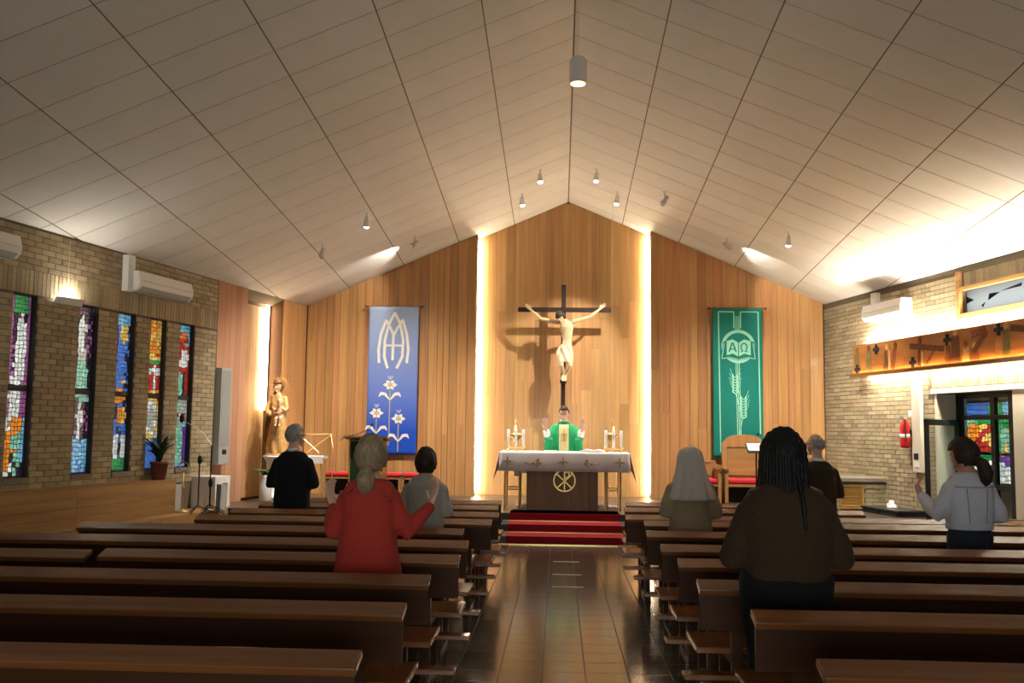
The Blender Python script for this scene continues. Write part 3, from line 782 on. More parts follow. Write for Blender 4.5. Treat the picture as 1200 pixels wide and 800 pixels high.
pe_ = empty('pendant_lamp', (XRG+.045, 11.7, 6.04), label='white cylinder pendant lamp hanging from the ridge', cat='lamp')
MB().lathe([(.112, 0), (.112, .26), (.10, .31), (.06, .345), (.012, .35)], 28).build('shade', 'white', pe_, smooth=True)
MB().lathe([(.113, -.006), (.113, .006), (.09, .006), (.09, -.006)], 28).build('trim_ring', 'brass', pe_)
MB().lathe([(.092, -.012), (.092, -.007)], 24).build('diffuser', emat('pendant_glow', NEUT, .5), pe_)
MB().tube([(0, 0, .35), (0, 0, ceil_z(XRG+.05, 11.7)-6.04)], .006, 6).build('cable', 'white', pe_)
L = bpy.data.lights.new('pendant', 'SPOT'); L.energy = P_PENDANT; L.spot_size = math.radians(115); L.spot_blend = .7; L.color = NEUT; L.shadow_soft_size = .08
lo = link('pendant_beam', L, pe_); lo.location = (0, 0, -.02)

# ================================================================== BANNERS
M['ban_cream'] = mat('banner_cream', (.78, .75, .66), .8); M['ban_gold'] = mat('banner_gold', (.55, .44, .16), .8)
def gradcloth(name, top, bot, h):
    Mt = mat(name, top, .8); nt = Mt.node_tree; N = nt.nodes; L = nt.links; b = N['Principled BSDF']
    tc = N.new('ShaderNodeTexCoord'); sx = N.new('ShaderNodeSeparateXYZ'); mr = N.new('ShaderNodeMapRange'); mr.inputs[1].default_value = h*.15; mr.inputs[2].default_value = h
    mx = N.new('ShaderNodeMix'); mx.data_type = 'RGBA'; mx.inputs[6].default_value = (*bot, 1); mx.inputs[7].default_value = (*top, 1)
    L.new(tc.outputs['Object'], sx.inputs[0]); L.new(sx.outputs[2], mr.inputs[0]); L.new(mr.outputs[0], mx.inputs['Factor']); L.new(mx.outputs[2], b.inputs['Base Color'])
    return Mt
def wave(x, z, amp): return amp*(math.sin(x*9+z*.7)+.5*math.sin(x*17+1.3-z*1.1))*(.35+.65*min(1, max(0, (2.9-z)/2.9)))
def cloth_banner(e, w, h, m_, amp):
    nx, nz = 24, 40; vs = []; fs = []
    for j in range(nz+1):
        for i in range(nx+1):
            x = -w/2+w*i/nx; z = h*j/nz; vs.append((x, wave(x, z, amp), z))
    for j in range(nz):
        for i in range(nx): a = j*(nx+1)+i; fs.append((a, a+1, a+nx+2, a+nx+1))
    o = MB().add(vs, fs).build('cloth', m_, e, smooth=True); sl = o.modifiers.new('t', 'SOLIDIFY'); sl.thickness = .004; sl.offset = 1
    o2 = MB().tube([(-w/2-.06, .012, h), (w/2+.06, .012, h)], .014, 10).build('rod', 'pew', e)
    for sx in (-1, 1): MB().box(sx*(w/2-.1)-.01, sx*(w/2-.1)+.01, .012, .098, h-.008, h+.018).build('wall_bracket', 'steel', e)
    for sx in (-1, 1): MB().ell((sx*(w/2+.07), .012, h), (.026, .026, .026), 12, 8).build('rod_knob', 'pew', e, smooth=True)
def bstroke(e, name, pts, w, m_, amp, fine=6, lift=.012):
    P = []
    for a, b in zip(pts, pts[1:]):
        for k in range(fine): P.append((a[0]+(b[0]-a[0])*k/fine, a[1]+(b[1]-a[1])*k/fine))
    P.append(pts[-1]); ws = w if hasattr(w, '__len__') else None
    Wl = [w]*len(P) if ws is None else [ws[0]+(ws[1]-ws[0])*math.sin(PI*i/(len(P)-1)) for i in range(len(P))]
    mb = MB().ribbon(P, Wl, -.003, .0)
    mb.v = [(x, y+wave(x, z, amp)-(.022 if name == 'book_edge' else .006), z) for x, y, z in mb.v]
    return mb.build(name, m_, e)
def bpoly(e, name, pts, m_, amp, up=.006):
    mb = MB().prism(pts, 'y', -.003, 0.); mb.v = [(x, y+wave(x, z, amp)-up, z) for x, y, z in mb.v]; return mb.build(name, m_, e)
# blue Marian banner
a = at_y(433, 359, 18.86); b = at_y(491, 359, 18.86); c = at_y(487, 533, 18.86)
BW = b.x-a.x; BH = a.z-c.z
ba = empty('banner', ((a.x+b.x)/2, 18.86, c.z), label='blue banner with a cream Marian monogram and three white lilies', cat='banner')
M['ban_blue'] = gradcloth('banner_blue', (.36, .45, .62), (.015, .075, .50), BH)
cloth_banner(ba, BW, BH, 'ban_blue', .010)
def q3(x, y): return ((x-118)/212*BW-BW/2, (1-(y-70)/630)*BH)
for P, w in (([(165, 312), (162, 255), (170, 190), (192, 128), (209, 160), (225, 192)], .052), ([(283, 312), (289, 255), (281, 190), (262, 126), (243, 158), (225, 192)], .052),
             ([(202, 335), (187, 285), (188, 215), (204, 145), (228, 96)], .052), ([(240, 335), (263, 285), (266, 215), (252, 145), (228, 96)], .052),
             ([(190, 237), (264, 237)], .04), ([(224, 190), (222, 300)], .05)):
    bstroke(ba, 'monogram_stroke', [q3(*p) for p in P], w, 'ban_cream', .010)
for fx, fy, base, lx_, rx_, ly in ((215, 405, 660, 168, 261, 470), (160, 525, 612, 113, 206, 612), (253, 548, 686, 210, 299, 645)):
    bstroke(ba, 'stem', [q3(fx-1, base), q3(fx, fy+22)], .017, 'ban_gold', .010)
    for tx in (lx_, rx_):
        bstroke(ba, 'leaf', [q3(fx, ly), q3(fx+(tx-fx)*.45, ly-26), q3(fx+(tx-fx)*.8, ly-28), q3(tx, ly-14)], (.012, .062), 'ban_cream', .010)
    for ax in (-90, -35, 35, 90, 150, 210):
        an = math.radians(ax-90); ca, sa = math.cos(an), math.sin(an); L_ = 31 if abs(ax) in (90,) else 27
        pp = [(fx+ca*6, fy+sa*6), (fx+ca*L_*.55-sa*9, fy+sa*L_*.55*.9+ca*9), (fx+ca*L_, fy+sa*L_*.9), (fx+ca*L_*.55+sa*9, fy+sa*L_*.55*.9-ca*9)]
        bpoly(ba, 'petal', [q3(*p) for p in pp], 'ban_cream', .010)
    bpoly(ba, 'lily_heart', [q3(fx+8*math.cos(t*PI/4), fy+8*math.sin(t*PI/4)) for t in range(8)], 'ban_gold', .010, .008)
    for dx in (-9, 0, 9): bstroke(ba, 'stamen', [q3(fx+dx*.4, fy-24), q3(fx+dx, fy-38)], .010, 'ban_cream', .010)
# green banner
a = at_y(835, 361, 18.86); b = at_y(893, 361, 18.86); c = at_y(838, 536, 18.86)
GW = b.x-a.x; GH = a.z-c.z
bn = empty('banner', ((a.x+b.x)/2, 18.86, c.z), label='green banner with an open alpha and omega book and wheat ears', cat='banner')
M['ban_green'] = mat('banner_green', (.010, .19, .150), .75); M['ban_mint'] = mat('banner_mint', (.30, .68, .50), .8)
cloth_banner(bn, GW, GH, 'ban_green', .007)
def q6(x, y): return ((x-212)/166*GW-GW/2, (1-(y-60)/500)*GH)
A_ = .007
for P, w in (([(283, 128), (283, 72), (231, 72), (236, 541), (252, 541)], .022), ([(305, 128), (305, 72), (364, 72), (368, 480)], .022)):
    bstroke(bn, 'border_line', [q6(*p) for p in P], w, 'ban_mint', A_, 20)
for x in (289, 294.5, 300): bstroke(bn, 'centre_line', [q6(x, 86), q6(x, 140)], .014, 'ban_mint', A_); bstroke(bn, 'centre_line', [q6(x, 240), q6(x+4, 492)], .014, 'ban_mint', A_, 12)
ring = [q6(297+51*math.cos(t*PI/20), 189+51*math.sin(t*PI/20)) for t in range(41)]
bstroke(bn, 'ring', ring, .062, 'ban_mint', A_, 1)
bpoly(bn, 'book_cover', [q6(*p) for p in ((246, 174), (262, 168), (297, 180), (332, 168), (350, 174), (356, 234), (330, 229), (297, 236), (266, 229), (238, 234))], 'ban_green', A_, .014)
for P in (((258, 171), (278, 165), (296, 176), (296, 222), (278, 213), (258, 219)), ((299, 176), (317, 165), (338, 171), (338, 219), (317, 213), (299, 222))):
    bpoly(bn, 'page', [q6(*p) for p in P], 'ban_mint', A_, .021)
for P in (((250, 178), (241, 231), (266, 226), (296, 233)), ((345, 178), (353, 231), (330, 226), (299, 233))):
    bstroke(bn, 'book_edge', [q6(*p) for p in P], .016, 'ban_mint', A_, 4)
def gl(e, name, pts, w, m_):
    mb = MB().ribbon([q6(*p) for p in pts], w, -.003, 0.); mb.v = [(x, y+wave(x, z, A_)-.029, z) for x, y, z in mb.v]; return mb.build(name, m_, e)
gl(bn, 'letter_alpha', [(266, 207), (275.5, 178), (278.5, 178), (289, 207)], .028, 'ban_green'); gl(bn, 'letter_alpha_bar', [(270, 198), (284, 198)], .020, 'ban_green')
gl(bn, 'letter_omega', [(304, 206), (312, 206), (306, 196), (306, 186), (312, 179), (319, 179), (325, 186), (325, 196), (319, 206), (328, 206)], .024, 'ban_green')
for cx, y0, y1, sg in ((286, 285, 345, -1), (313, 358, 422, 1)):
    k = 0; y = y0
    while y < y1:
        for s_ in (-1, 1):
            bstroke(bn, 'grain', [q6(cx, y+9), q6(cx+s_*8, y+2), q6(cx+s_*9, y-5)], (.008, .028), 'ban_mint', A_, 3)
        y += 9
    for s_ in (-1, 1):
        for t in range(4): bstroke(bn, 'awn', [q6(cx+s_*8, y0+14*t+4), q6(cx+s_*(17+2*t % 5), y0-22+15*t)], .008, 'ban_mint', A_, 3)
    bstroke(bn, 'stalk', [q6(cx, y1), q6(cx-sg*6, y1+18), q6(300, y1+60)], .012, 'ban_mint', A_, 5)

# ================================================================== ALTAR
al = empty('altar', (.11, 15.85, PZ), label='altar of dark vertical boards with a gilt chi rho emblem', cat='altar')
for i in range(7):
    w = 1.18/7; MB().box(-.63+w*i+.002, -.63+w*(i+1)-.002, .06, .085, 0, .925).build('board', 'altarwood', al)
MB().box(-.63, .55, .08, .74, 0, .925).build('core', 'altarwood', al)
o = MB().box(-1.05, 1.05, .02, .92, .925, .945).build('table_top', 'altarwood', al)
for sx in (-1, 1):
    xa, xb = ((.99, .75) if sx < 0 else (.70, .92))
    for yy in (.12, .80):
        fr = MB()
        for x in (xa, xb): fr.tube([(sx*x, yy, 0), (sx*x, yy, .925)], .016, 8)
        fr.tube([(sx*xa, yy, .33), (sx*xb, yy, .33)], .013, 8).build('brass_leg_frame', 'brass', al)
ec = at_y(661.5, 563, 15.9); ex_, ez_ = ec.x-.11, ec.z-PZ
MB().ribbon([(ex_+.175*math.cos(t*PI/20), ez_+.175*math.sin(t*PI/20)) for t in range(40)], .022, .035, .06, closed=True).build('emblem_ring', 'gold', al)
for P in (((-.12, -.12), (.12, .10)), ((.12, -.12), (-.12, .10)), ((0, -.16), (0, .15))):
    MB().ribbon([(ex_+p[0], ez_+p[1]) for p in P], .020, .036, .06).build('emblem_stroke', 'gold', al)
MB().ribbon([(ex_, ez_+.14), (ex_+.05, ez_+.14), (ex_+.075, ez_+.115), (ex_+.075, ez_+.075), (ex_+.05, ez_+.05), (ex_, ez_+.05)], .020, .034, .06).build('emblem_stroke', 'gold', al)
# altar cloth
ac_ = empty('altar_cloth', (.105, 15.85, PZ+.945), label='white altar cloth with gold crosses and leaves on its hanging front', cat='cloth')
cm = MB(); nx = 40; X0, X1 = -1.07, 1.07; rows = []
def edge(x): return 0
prof = [(.95, -.26), (.945, -.005), (.93, .006), (.5, .007), (.02, .007), (.0, .004), (-.012, -.02), (-.02, -.16), (-.022, -.31)]
rows = []
for y, z in prof:
    row = []
    for i in range(nx+1):
        x = X0+(X1-X0)*i/nx; f = (-.004-z)/.31 if z < -.01 else 0
        row.append((x*(1+.012*f), y-(.012*f*math.sin(x*16)+.006*f*math.sin(x*37)) if y < .5 else y, z))
    rows.append(row)
vs = [p for r in rows for p in r]; fs = [(j*(nx+1)+i, j*(nx+1)+i+1, (j+1)*(nx+1)+i+1, (j+1)*(nx+1)+i) for j in range(len(rows)-1) for i in range(nx)]
for sx in (-1, 1):                           # hanging ends with their pointed corners
    o_ = len(vs); n2 = 14; X = X0 if sx < 0 else X1
    for j in range(5):
        t = j/4
        for i in range(n2+1):
            u = i/n2; dz = .31+.15*(max(0, 1-u*4)+max(0, u*4-3)); vs.append((X+sx*(.004+.10*t*(.35+.65*(max(0, 1-u*3)+max(0, u*3-2)))), -.012*t+.0+(.945+.012*t)*u-(.03*t if u < .1 else 0), .006-dz*t))
    fs += [(o_+j*(n2+1)+i, o_+j*(n2+1)+i+1, o_+(j+1)*(n2+1)+i+1, o_+(j+1)*(n2+1)+i) for j in range(4) for i in range(n2)]
o = MB().add(vs, fs).build('linen', 'linen', ac_, smooth=True); sl = o.modifiers.new('t', 'SOLIDIFY'); sl.thickness = .004
def orna(kind, x):
    z = -.15; y0, y1 = -.045, -.028
    mb = MB()
    if kind == 'cross':
        for d in range(4):
            a = d*PI/2; c_, s_ = math.cos(a), math.sin(a)
            mb.ribbon([(x+c_*.01, z+s_*.01), (x+c_*.05, z+s_*.05), (x+c_*.095, z+s_*.095)], [.03, .018, .006], y0, y1)
        mb.build('embroidered_cross', 'goldthread', ac_)
    else:
        for a, l in ((20, .10), (55, .11), (-40, .05), (150, .05)):
            r_ = math.radians(a if kind == 'leafR' else 180-a); c_, s_ = math.cos(r_), math.sin(r_)
            mb.ribbon([(x+c_*l*.3, z-.05+s_*l*.3), (x+c_*l*.7, z-.05+s_*l*.75), (x+c_*l*1.15, z-.05+s_*l*1.15)], [.010, .042, .006], y0, y1)
        sg = -1 if kind == 'leafR' else 1
        mb.ribbon([(x, z-.05), (x+sg*.09, z-.04), (x+sg*.18, z-.01)], .008, y0, y1); mb.build('embroidered_leaves', 'goldthread', ac_)
for kd, px in (('cross', 595), ('leafR', 627), ('cross', 660), ('leafL', 691), ('cross', 726)):
    orna(kd, at_y(px, 540, 15.84).x-.105)
# three-candle holders
for px, lab in ((604.5, 'brass three candle holder on the altar, left of the priest'), (719, 'brass three candle holder on the altar, right of the priest')):
    p = at_y(px, 524, 16.25); e = empty('candle_holder', (p.x, 16.25, PZ+.953), label=lab, cat='candle holder', group='altar candle holders')
    MB().tube([(-.16, 0, .055), (.16, 0, .055)], .009, 8).build('cross_arm', 'brass', e)
    for x in (-.13, 0, .13):
        cu = MB().lathe([(.032, 0), (.034, .008), (.012, .018), (.010, .045), (.030, .055), (.034, .075), (.026, .085)], 14, (x, 0, 0)).build('cup', 'brass', e, smooth=True)
        cn = MB().lathe([(.024, .078), (.024, .36 if x else .375), (.012, .368 if x else .383)], 14, (x, 0, 0)).build('candle', 'wax', e, smooth=True)
        MB().tube([(x, 0, .37), (x, 0, .392)], .003, 5).build('wick', 'black', cn)
        if x == 0: MB().lathe([(.001, .384), (.007, .398), (.005, .415), (.001, .435)], 8, (x, 0, 0)).build('flame', 'flame', cn, smooth=True)
# hanging brass lamps behind the candles
for px, lab in ((605, 'small brass lamp hanging on a thin wire left of the altar'), (717, 'small brass lamp hanging on a thin wire right of the altar')):
    p = at_y(px, 511, 17.9); e = empty('hanging_lamp', p, label=lab, cat='lamp', group='hanging brass lamps')
    MB().lathe([(.02, -.10), (.05, -.08), (.07, -.03), (.115, 0.0), (.12, .06), (.105, .06), (.10, .005), (.05, -.02)], 18).build('bowl', 'brass', e, smooth=True)
    wires = MB()
    for k in range(3): wires.tube([(.11*math.cos(k*2.1), .11*math.sin(k*2.1), .05), (0, 0, .35)], .0025, 5)
    wires.tube([(0, 0, .35), (0, 0, ceil_z(p.x, 17.9)-p.z)], .0025, 5).build('wire', 'brass', e)
# things on the altar: open missal on a white pad, corporal
p = at_y(694, 527, 16.3)
mi = empty('open_missal', (p.x, 16.30, PZ+.955), -.15, label='open missal lying on the altar beside the right candles', cat='book')
for sx in (-1, 1):
    MB().prism([(0, .0), (sx*.19, .0), (sx*.19, .022), (sx*.10, .046), (0, .03)], 'y', -.16, .16).build('page_block', 'paper', mi)
MB().box(-.2, .2, -.17, .17, -.003, .001).build('cover', 'redpaint', mi)
p = at_y(645, 527, 16.1); o = MB().box(-.12, .12, -.10, .10, 0, .012).box(-.10, .10, -.09, .09, .012, .02).build('folded_corporal', 'paper', label='folded white corporal lying on the altar in front of the priest', cat='cloth'); o.location = (p.x, 16.12, PZ+.954)
# shelf cloth and pads beside the altar block
p = at_y(614, 553, 16.4); e = empty('credence_shelf', (p.x, 16.98, PZ), label='small shelf with a white cloth on a black post left of altar block', cat='shelf')
MB().box(-.15, .20, -.15, .15, .56, .62).build('cloth', 'linen', e); MB().box(-.19, -.10, -.155, .155, .50, .62).build('cloth_fold', 'linen', e); MB().box(.05, .10, -.02, .03, 0, .56).build('post', 'black', e); MB().box(-.02, .16, -.1, .1, 0, .02).build('foot', 'black', e)
for px, lab in ((617, 'pale flat floor pad left of the altar block'), (710, 'pale flat floor pad right of the altar block')):
    p = at_z(px, 592, PZ+.03); e = MB().box(-.17, .17, -.13, .13, 0, .05).box(-.14, .14, -.10, .10, .05, .058).build('floor_pad', mat('pad_pink', (.70, .56, .50), .8, noise=(14, .25)), label=lab, cat='pad'); bevel(e, .012); e.location = (p.x, 16.35, PZ)

# ================================================================== SANCTUARY FURNITURE
# lectern with green cloth
p = at_y(432, 507, 16.7); e = empty('lectern', (p.x, 16.7, PZ), label='wooden lectern with a dark green front cloth and a microphone', cat='lectern')
o = MB().box(-.30, .30, -.20, .22, 0, 1.08).build('body', 'chairwood', e); bevel(o)
MB().prism([(-.30, 1.14), (.24, 1.08), (.24, 1.11), (-.30, 1.17)], 'x', -.38, .38).build('desk_top', 'altarwood', e)
M['greencloth'] = mat('green_cloth', (.010, .035, .012), .85, noise=(60, .1))
MB().box(-.27, .23, -.212, -.20, .12, 1.10).build('front_cloth', 'greencloth', e)
MB().box(-.28, -.265, -.214, -.20, .1, 1.10).build('cloth_edge', 'gold', e); MB().box(-.27, .23, -.214, -.20, 1.085, 1.10).build('cloth_trim', 'gold', e)
MB().tube([(-.36, -.1, 1.16), (-.20, 0, 1.20), (-.05, .06, 1.27), (.03, .06, 1.35)], .007, 6).build('gooseneck', 'black', e)
MB().ell((.04, .06, 1.37), (.02, .02, .03), 10, 6).build('microphone', 'black', e)
MB().tube([(-.30, -.27, 1.16), (-.40, -.27, 1.13), (-.44, -.25, 1.09)], .012, 6).build('lamp_arm', 'steel', e)
# red cushioned stools
for i, (px, w, lab) in enumerate(((398, .48, 'red cushioned open stool left of the lectern'), (461, .30, 'red cushioned stool just right of the lectern'), (485, .36, 'red cushioned stool nearest the grey sweater person'))):
    p = at_y(px, 556, 18.0); e = empty('stool', (p.x, 18.0, PZ), label=lab, cat='stool', group='red cushioned stools')
    for sx in (-1, 1): MB().box(sx*w/2-.025, sx*w/2+.025, -.18, .18, 0, .40).build('side_panel', 'chairwood', e)
    MB().box(-w/2, w/2, -.18, .18, .36, .40).build('seat_board', 'chairwood', e); MB().box(-w/2, w/2, .14, .18, .05, .36).build('back_board', 'darkwood', e)
    o = MB().box(-w/2-.01, w/2+.01, -.20, .20, .40, .48).build('cushion', 'redcushion', e, smooth=True); bevel(o, .035, 4)
# sedilia on the right
def arm_chair(px, w, top, arch, lab, py=556):
    p = at_y(px, py, 18.0); e = empty('sedile_chair', (p.x, 18.0, PZ), label=lab, cat='chair')
    if arch:
        pts = [(-w/2, .30), (-w/2, top-.17)]+[(w/2*.86*math.cos(PI-t*PI/12), top-.17+.05+.12*math.sin(t*PI/12)) for t in range(13)]+[(w/2, top-.17), (w/2, .30)]
    else: pts = [(-w/2, .30), (-w/2, top), (w/2, top), (w/2, .30)]
    bk = MB().prism(pts, 'y', .20, .25).build('backrest', 'chairwood', e); bevel(bk)
    MB().box(-w/2+.10, w/2-.10, .192, .20, .52, top-.26 if arch else top-.06).build('back_panel', 'oak', e)
    for z in (.50, (top-.25) if arch else top-.05): MB().box(-w/2+.09, w/2-.09, .186, .20, z, z+.02).build('panel_moulding', 'altarwood', e)
    for sx in (-1, 1):
        MB().box(sx*w/2-.03, sx*w/2+.03, -.28, .24, 0, .60).build('side_panel', 'chairwood', e)
        MB().box(sx*w/2-.04, sx*w/2+.04, -.30, .24, .60, .64).build('armrest', 'altarwood', e)
    MB().box(-w/2, w/2, -.26, .22, .32, .37).build('seat_board', 'chairwood', e)
    MB().box(-w/2+.03, w/2-.03, .1, .14, .02, .32).build('under_panel', 'darkwood', e)
    o = MB().box(-w/2+.035, w/2-.035, -.27, .19, .37, .46).build('cushion', 'redcushion', e, smooth=True); bevel(o, .03, 4)
arm_chair(874, .80, 1.27, True, 'tall arched wooden presider chair with red cushion under the green banner')
arm_chair(822, .58, .78, False, 'low wooden armchair with red cushion between the nun and tall chair')
# reading stand with book in front of the tall chair
p = at_y(886, 520, 17.0); e = empty('reading_stand', (p.x, 17.0, PZ), label='thin reading stand with an open white book and microphone near tall chair', cat='stand')
MB().lathe([(.16, 0), (.16, .02), (.02, .03), (.014, .05), (.014, 1.0)], 16).build('pole', 'black', e)
T = Matrix.Translation((0, 0, 1.04)) @ Matrix.Rotation(math.radians(32), 4, 'X')
MB().box(-.17, .17, -.14, .14, -.012, .0, mtx=T).build('desk', 'darkwood', e)
for sx in (-1, 1): MB().box(min(0, sx*.15), max(0, sx*.15), -.10, .12, .0, .022, mtx=T).build('page_block', 'paper', e)
MB().tube([(.16, .1, 1.10), (.30, .1, 1.14), (.28, .05, 1.2), (.16, .0, 1.24), (.04, -.03, 1.28)], .006, 6).build('gooseneck', 'black', e)
MB().ell((.03, -.03, 1.285), (.02, .02, .03), 10, 6).build('microphone', 'black', e)

# small white table and gilt folding stand beside the statue
p = at_y(362, 537, 17.3); e = empty('side_table', (p.x, 17.3, PZ), label='small gilt side table with a white cloth right of the dark suited man', cat='table')
MB().box(-.30, .30, -.2, .2, .75, .79).build('white_cloth_top', 'linen', e); MB().box(-.31, .31, -.21, -.2, .66, .79).build('cloth_drop', 'linen', e)
for sx in (-1, 1):
    for sy_ in (-1, 1): MB().tube([(sx*.26, sy_*.16, 0), (sx*.26, sy_*.16, .75)], .012, 8).build('leg', 'brass', e)
p = at_y(372, 525, 17.62); e = empty('folding_stand', (p.x-.08, 17.62, PZ), label='gilt crossed leg folding stand behind the small white table', cat='stand')
for sx in (-1, 1): MB().tube([(-sx*.30, .1, 1.17), (sx*.10, 0, .85), (sx*.3, 0, 0)], .012, 8).build('cross_leg', 'brass', e)
MB().tube([(-.32, .1, 1.17), (.34, .1, 1.19)], .012, 8).build('top_bar', 'brass', e); MB().tube([(.3, .1, 1.17), (.38, 0, .9), (.36, 0, 0)], .010, 8).build('bent_leg', 'brass', e)

# covered table with microphone stands on the left tier
p = at_z(222, 595, PZ)
tb = empty('covered_table', (p.x, p.y+.25, PZ), -.12, label='table covered to the floor with a white cloth by the windows', cat='table')
tw = .46
rngs = []
for k in range(5):
    t = k/4; ring = []
    for j in range(72):
        a = 2*PI*j/72; ca, sa = math.cos(a), math.sin(a); q = max(abs(ca), abs(sa)); f = 1+.035*t*math.sin(j*2.6)+.02*t
        ring.append((ca/q*tw*f, sa/q*.26*f, .50*(1-t)))
    rngs.append(ring)
MB().loft(rngs[::-1]).build('cloth', 'linen', tb, smooth=False)
MB().box(-tw+.02, tw-.02, -.24, .24, .5, .503).build('table_top', 'linen', tb)
def mic_stand(x, y, h, boom, lab, baserad=.22):
    e = empty('microphone_stand', (x, y, PZ), label=lab, cat='microphone stand', group='microphone stands by the windows')
    for k in range(3):
        a = k*2.094+.4; MB().tube([(0, 0, .12), (baserad*math.cos(a), baserad*math.sin(a), .008)], .009, 6).build('leg', 'black', e)
    MB().tube([(0, 0, .1), (0, 0, h)], .011, 8).build('pole', 'black', e)
    if boom: MB().tube([(0, 0, h)]+[(b_[0], b_[1], h+b_[2]) for b_ in boom], .008, 6).build('boom', 'steel', e); tip = (boom[-1][0], boom[-1][1], h+boom[-1][2])
    else: tip = (0, 0, h)
    MB().ell((tip[0], tip[1], tip[2]+.02), (.035, .035, .07), 10, 8).build('microphone', 'blackmatte', e)
    return e
pm = [at_z(245, 600, PZ), at_z(233, 601, PZ), at_z(228, 599, PZ)]
mic_stand(pm[0].x, pm[0].y, 1.02, [(-.12, 0, .16), (-.28, 0, .28), (-.48, -.02, .38)], 'microphone stand with a long curved silver boom')
mic_stand(pm[1].x, pm[1].y-.05, .78, None, 'straight black microphone stand, tallest in front of the covered table')
mic_stand(pm[0].x+.16, pm[0].y-.42, .45, None, 'short microphone stand with a fuzzy black head and hanging cable')
# thin brass processional stand
p = at_z(213, 600, PZ); e = empty('brass_stand', (p.x, p.y, PZ), label='thin brass stand with a ring top in front of covered table', cat='stand')
MB().lathe([(.10, 0), (.09, .02), (.02, .04), (.010, .06), (.010, .36), (.028, .38), (.010, .40), (.010, .62)], 14).build('shaft', 'brass', e, smooth=True)
MB().ribbon([(.07*math.cos(t*PI/10), .69+.07*math.sin(t*PI/10)) for t in range(20)], .012, -.006, .006, closed=True).build('ring', 'brass', e)
# folded grey chairs leaning by the table
for i, px in enumerate((199, 203, 207, 258, 261)):
    p = at_z(px, 598, PZ); e = MB().box(-.012, .012, -.2, .2, 0, .40).box(-.016, .016, -.2, -.17, 0, .42).box(-.016, .016, .17, .2, 0, .42).build('folded_stool', 'greyplastic', cat='stool', group='folded grey stools', label=('leftmost folded grey stool at the left end of covered table', 'middle folded grey stool at the left end of covered table', 'third folded grey stool from the left at the covered table', 'folded grey stool touching the right end of covered table', 'outermost folded grey stool at the right end of covered table')[i])
    e.location = (p.x, p.y-.04, PZ); e.rotation_euler = (0, .03, .1)

# potted plant on the ledge
p = LWM @ Vector((5.0, .15, .875)); pt = empty('potted_plant', p, label='dark leafy plant in a terracotta pot on the window ledge', cat='plant')
MB().lathe([(.085, 0), (.10, .02), (.125, .23), (.135, .23), (.135, .27), (.115, .27), (.11, .24)], 20).build('pot', 'terracotta', pt, smooth=True)
MB().lathe([(.11, .235), (.02, .245)], 16).build('soil', 'soil', pt)
rr = random.Random(3)
for i in range(26):
    a = rr.uniform(0, 2*PI); l = rr.uniform(.28, .52); tilt = rr.uniform(.15, 1.1); w = rr.uniform(.025, .045)
    P = [Vector((0, 0, .24))]; d = Vector((math.cos(a)*math.sin(tilt*.4), math.sin(a)*math.sin(tilt*.4), math.cos(tilt*.4)))
    for k in range(5):
        P.append(P[-1]+d*l/5); d = (d+Vector((math.cos(a)*.22*tilt, math.sin(a)*.22*tilt, -.20*tilt*k*.5))).normalized()
    side = Vector((-math.sin(a), math.cos(a), 0)); vs = []
    for k, q in enumerate(P):
        ww = w*math.sin(PI*min(.97, (k+.35)/5.5)); vs += [q-side*ww, q+Vector((0, 0, -.012)), q+side*ww]
    fs = []
    for k in range(5):
        o_ = 3*k; fs += [(o_, o_+1, o_+4, o_+3), (o_+1, o_+2, o_+5, o_+4)]
    o = MB().add(vs, fs).build('leaf', 'leaf', pt, smooth=True)

# ================================================================== PEWS
ORD = ['', 'first', 'second', 'third', 'fourth', 'fifth', 'sixth', 'seventh', 'eighth', 'ninth', 'tenth']
def pew(x0, x1, y, side, lab, grp, kneel=None):
    """x0 aisle end, x1 outer end; back at y, seat towards the altar"""
    a, b = min(x0, x1), max(x0, x1); e = empty('pew', ((a+b)/2, y, 0), label=lab, cat='pew', group=grp); h = (b-a)/2
    T = Matrix.Translation((0, 0, .826)) @ Matrix.Rotation(math.radians(17), 4, 'X')
    bevel(MB().box(-h, h, -.085, .055, -.035, .0, mtx=T).build('top_rail', 'pew', e), .005, 2)
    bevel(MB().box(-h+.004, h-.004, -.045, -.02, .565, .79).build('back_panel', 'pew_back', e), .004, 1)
    bevel(MB().box(-h, h, .06, .50, .415, .45).build('seat', 'pew', e), .006, 2)
    kx = (.13 if kneel is None else kneel); ka = -h-(kx if x0 < x1 else 0); kb = h+(kx if x0 > x1 else 0)
    bevel(MB().box(ka, kb, -.09, .02, .30, .33).build('kneeler', 'pew', e), .005, 1)
    n = max(2, int((b-a)/1.45)+1)
    for i in range(n):
        x = -h+.22+(2*h-.44)*i/(n-1)
        g = MB().box(x-.03, x+.03, -.02, .035, 0, .80).box(x-.03, x+.03, .40, .45, 0, .415).box(x-.025, x+.025, .03, .42, .36, .415)
        g.box(x-.03, x+.03, -.10, .47, 0, .04).box(x-.02, x+.02, -.075, -.02, .04, .30)
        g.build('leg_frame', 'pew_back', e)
LEFT = [(1, -.75, -4.8, 3.70), (2, -.74, -4.8, 4.72), (3, -.74, -3.95, 5.63), (4, -.66, -3.13, 6.53), (5, -.68, -5.6, 7.37), (6, -.80, -4.16, 8.25),
        (7, -.62, -3.46, 9.12), (8, -.60, -3.40, 9.90), (9, -.66, -3.36, 10.76), (10, -.67, -3.36, 11.50)]
for k, x0, x1, y in LEFT:
    pew(x0, x1, y, -1, 'dark wooden pew left of the aisle, %s from the camera' % (ORD[k]+' row'), 'pews left of the aisle', kneel=max(.02, -.58-x0))
pew(-3.18, -6.0, 6.44, -1, 'short dark pew against the left wainscot, outer end of the fourth row', 'pews left of the aisle', kneel=.0)
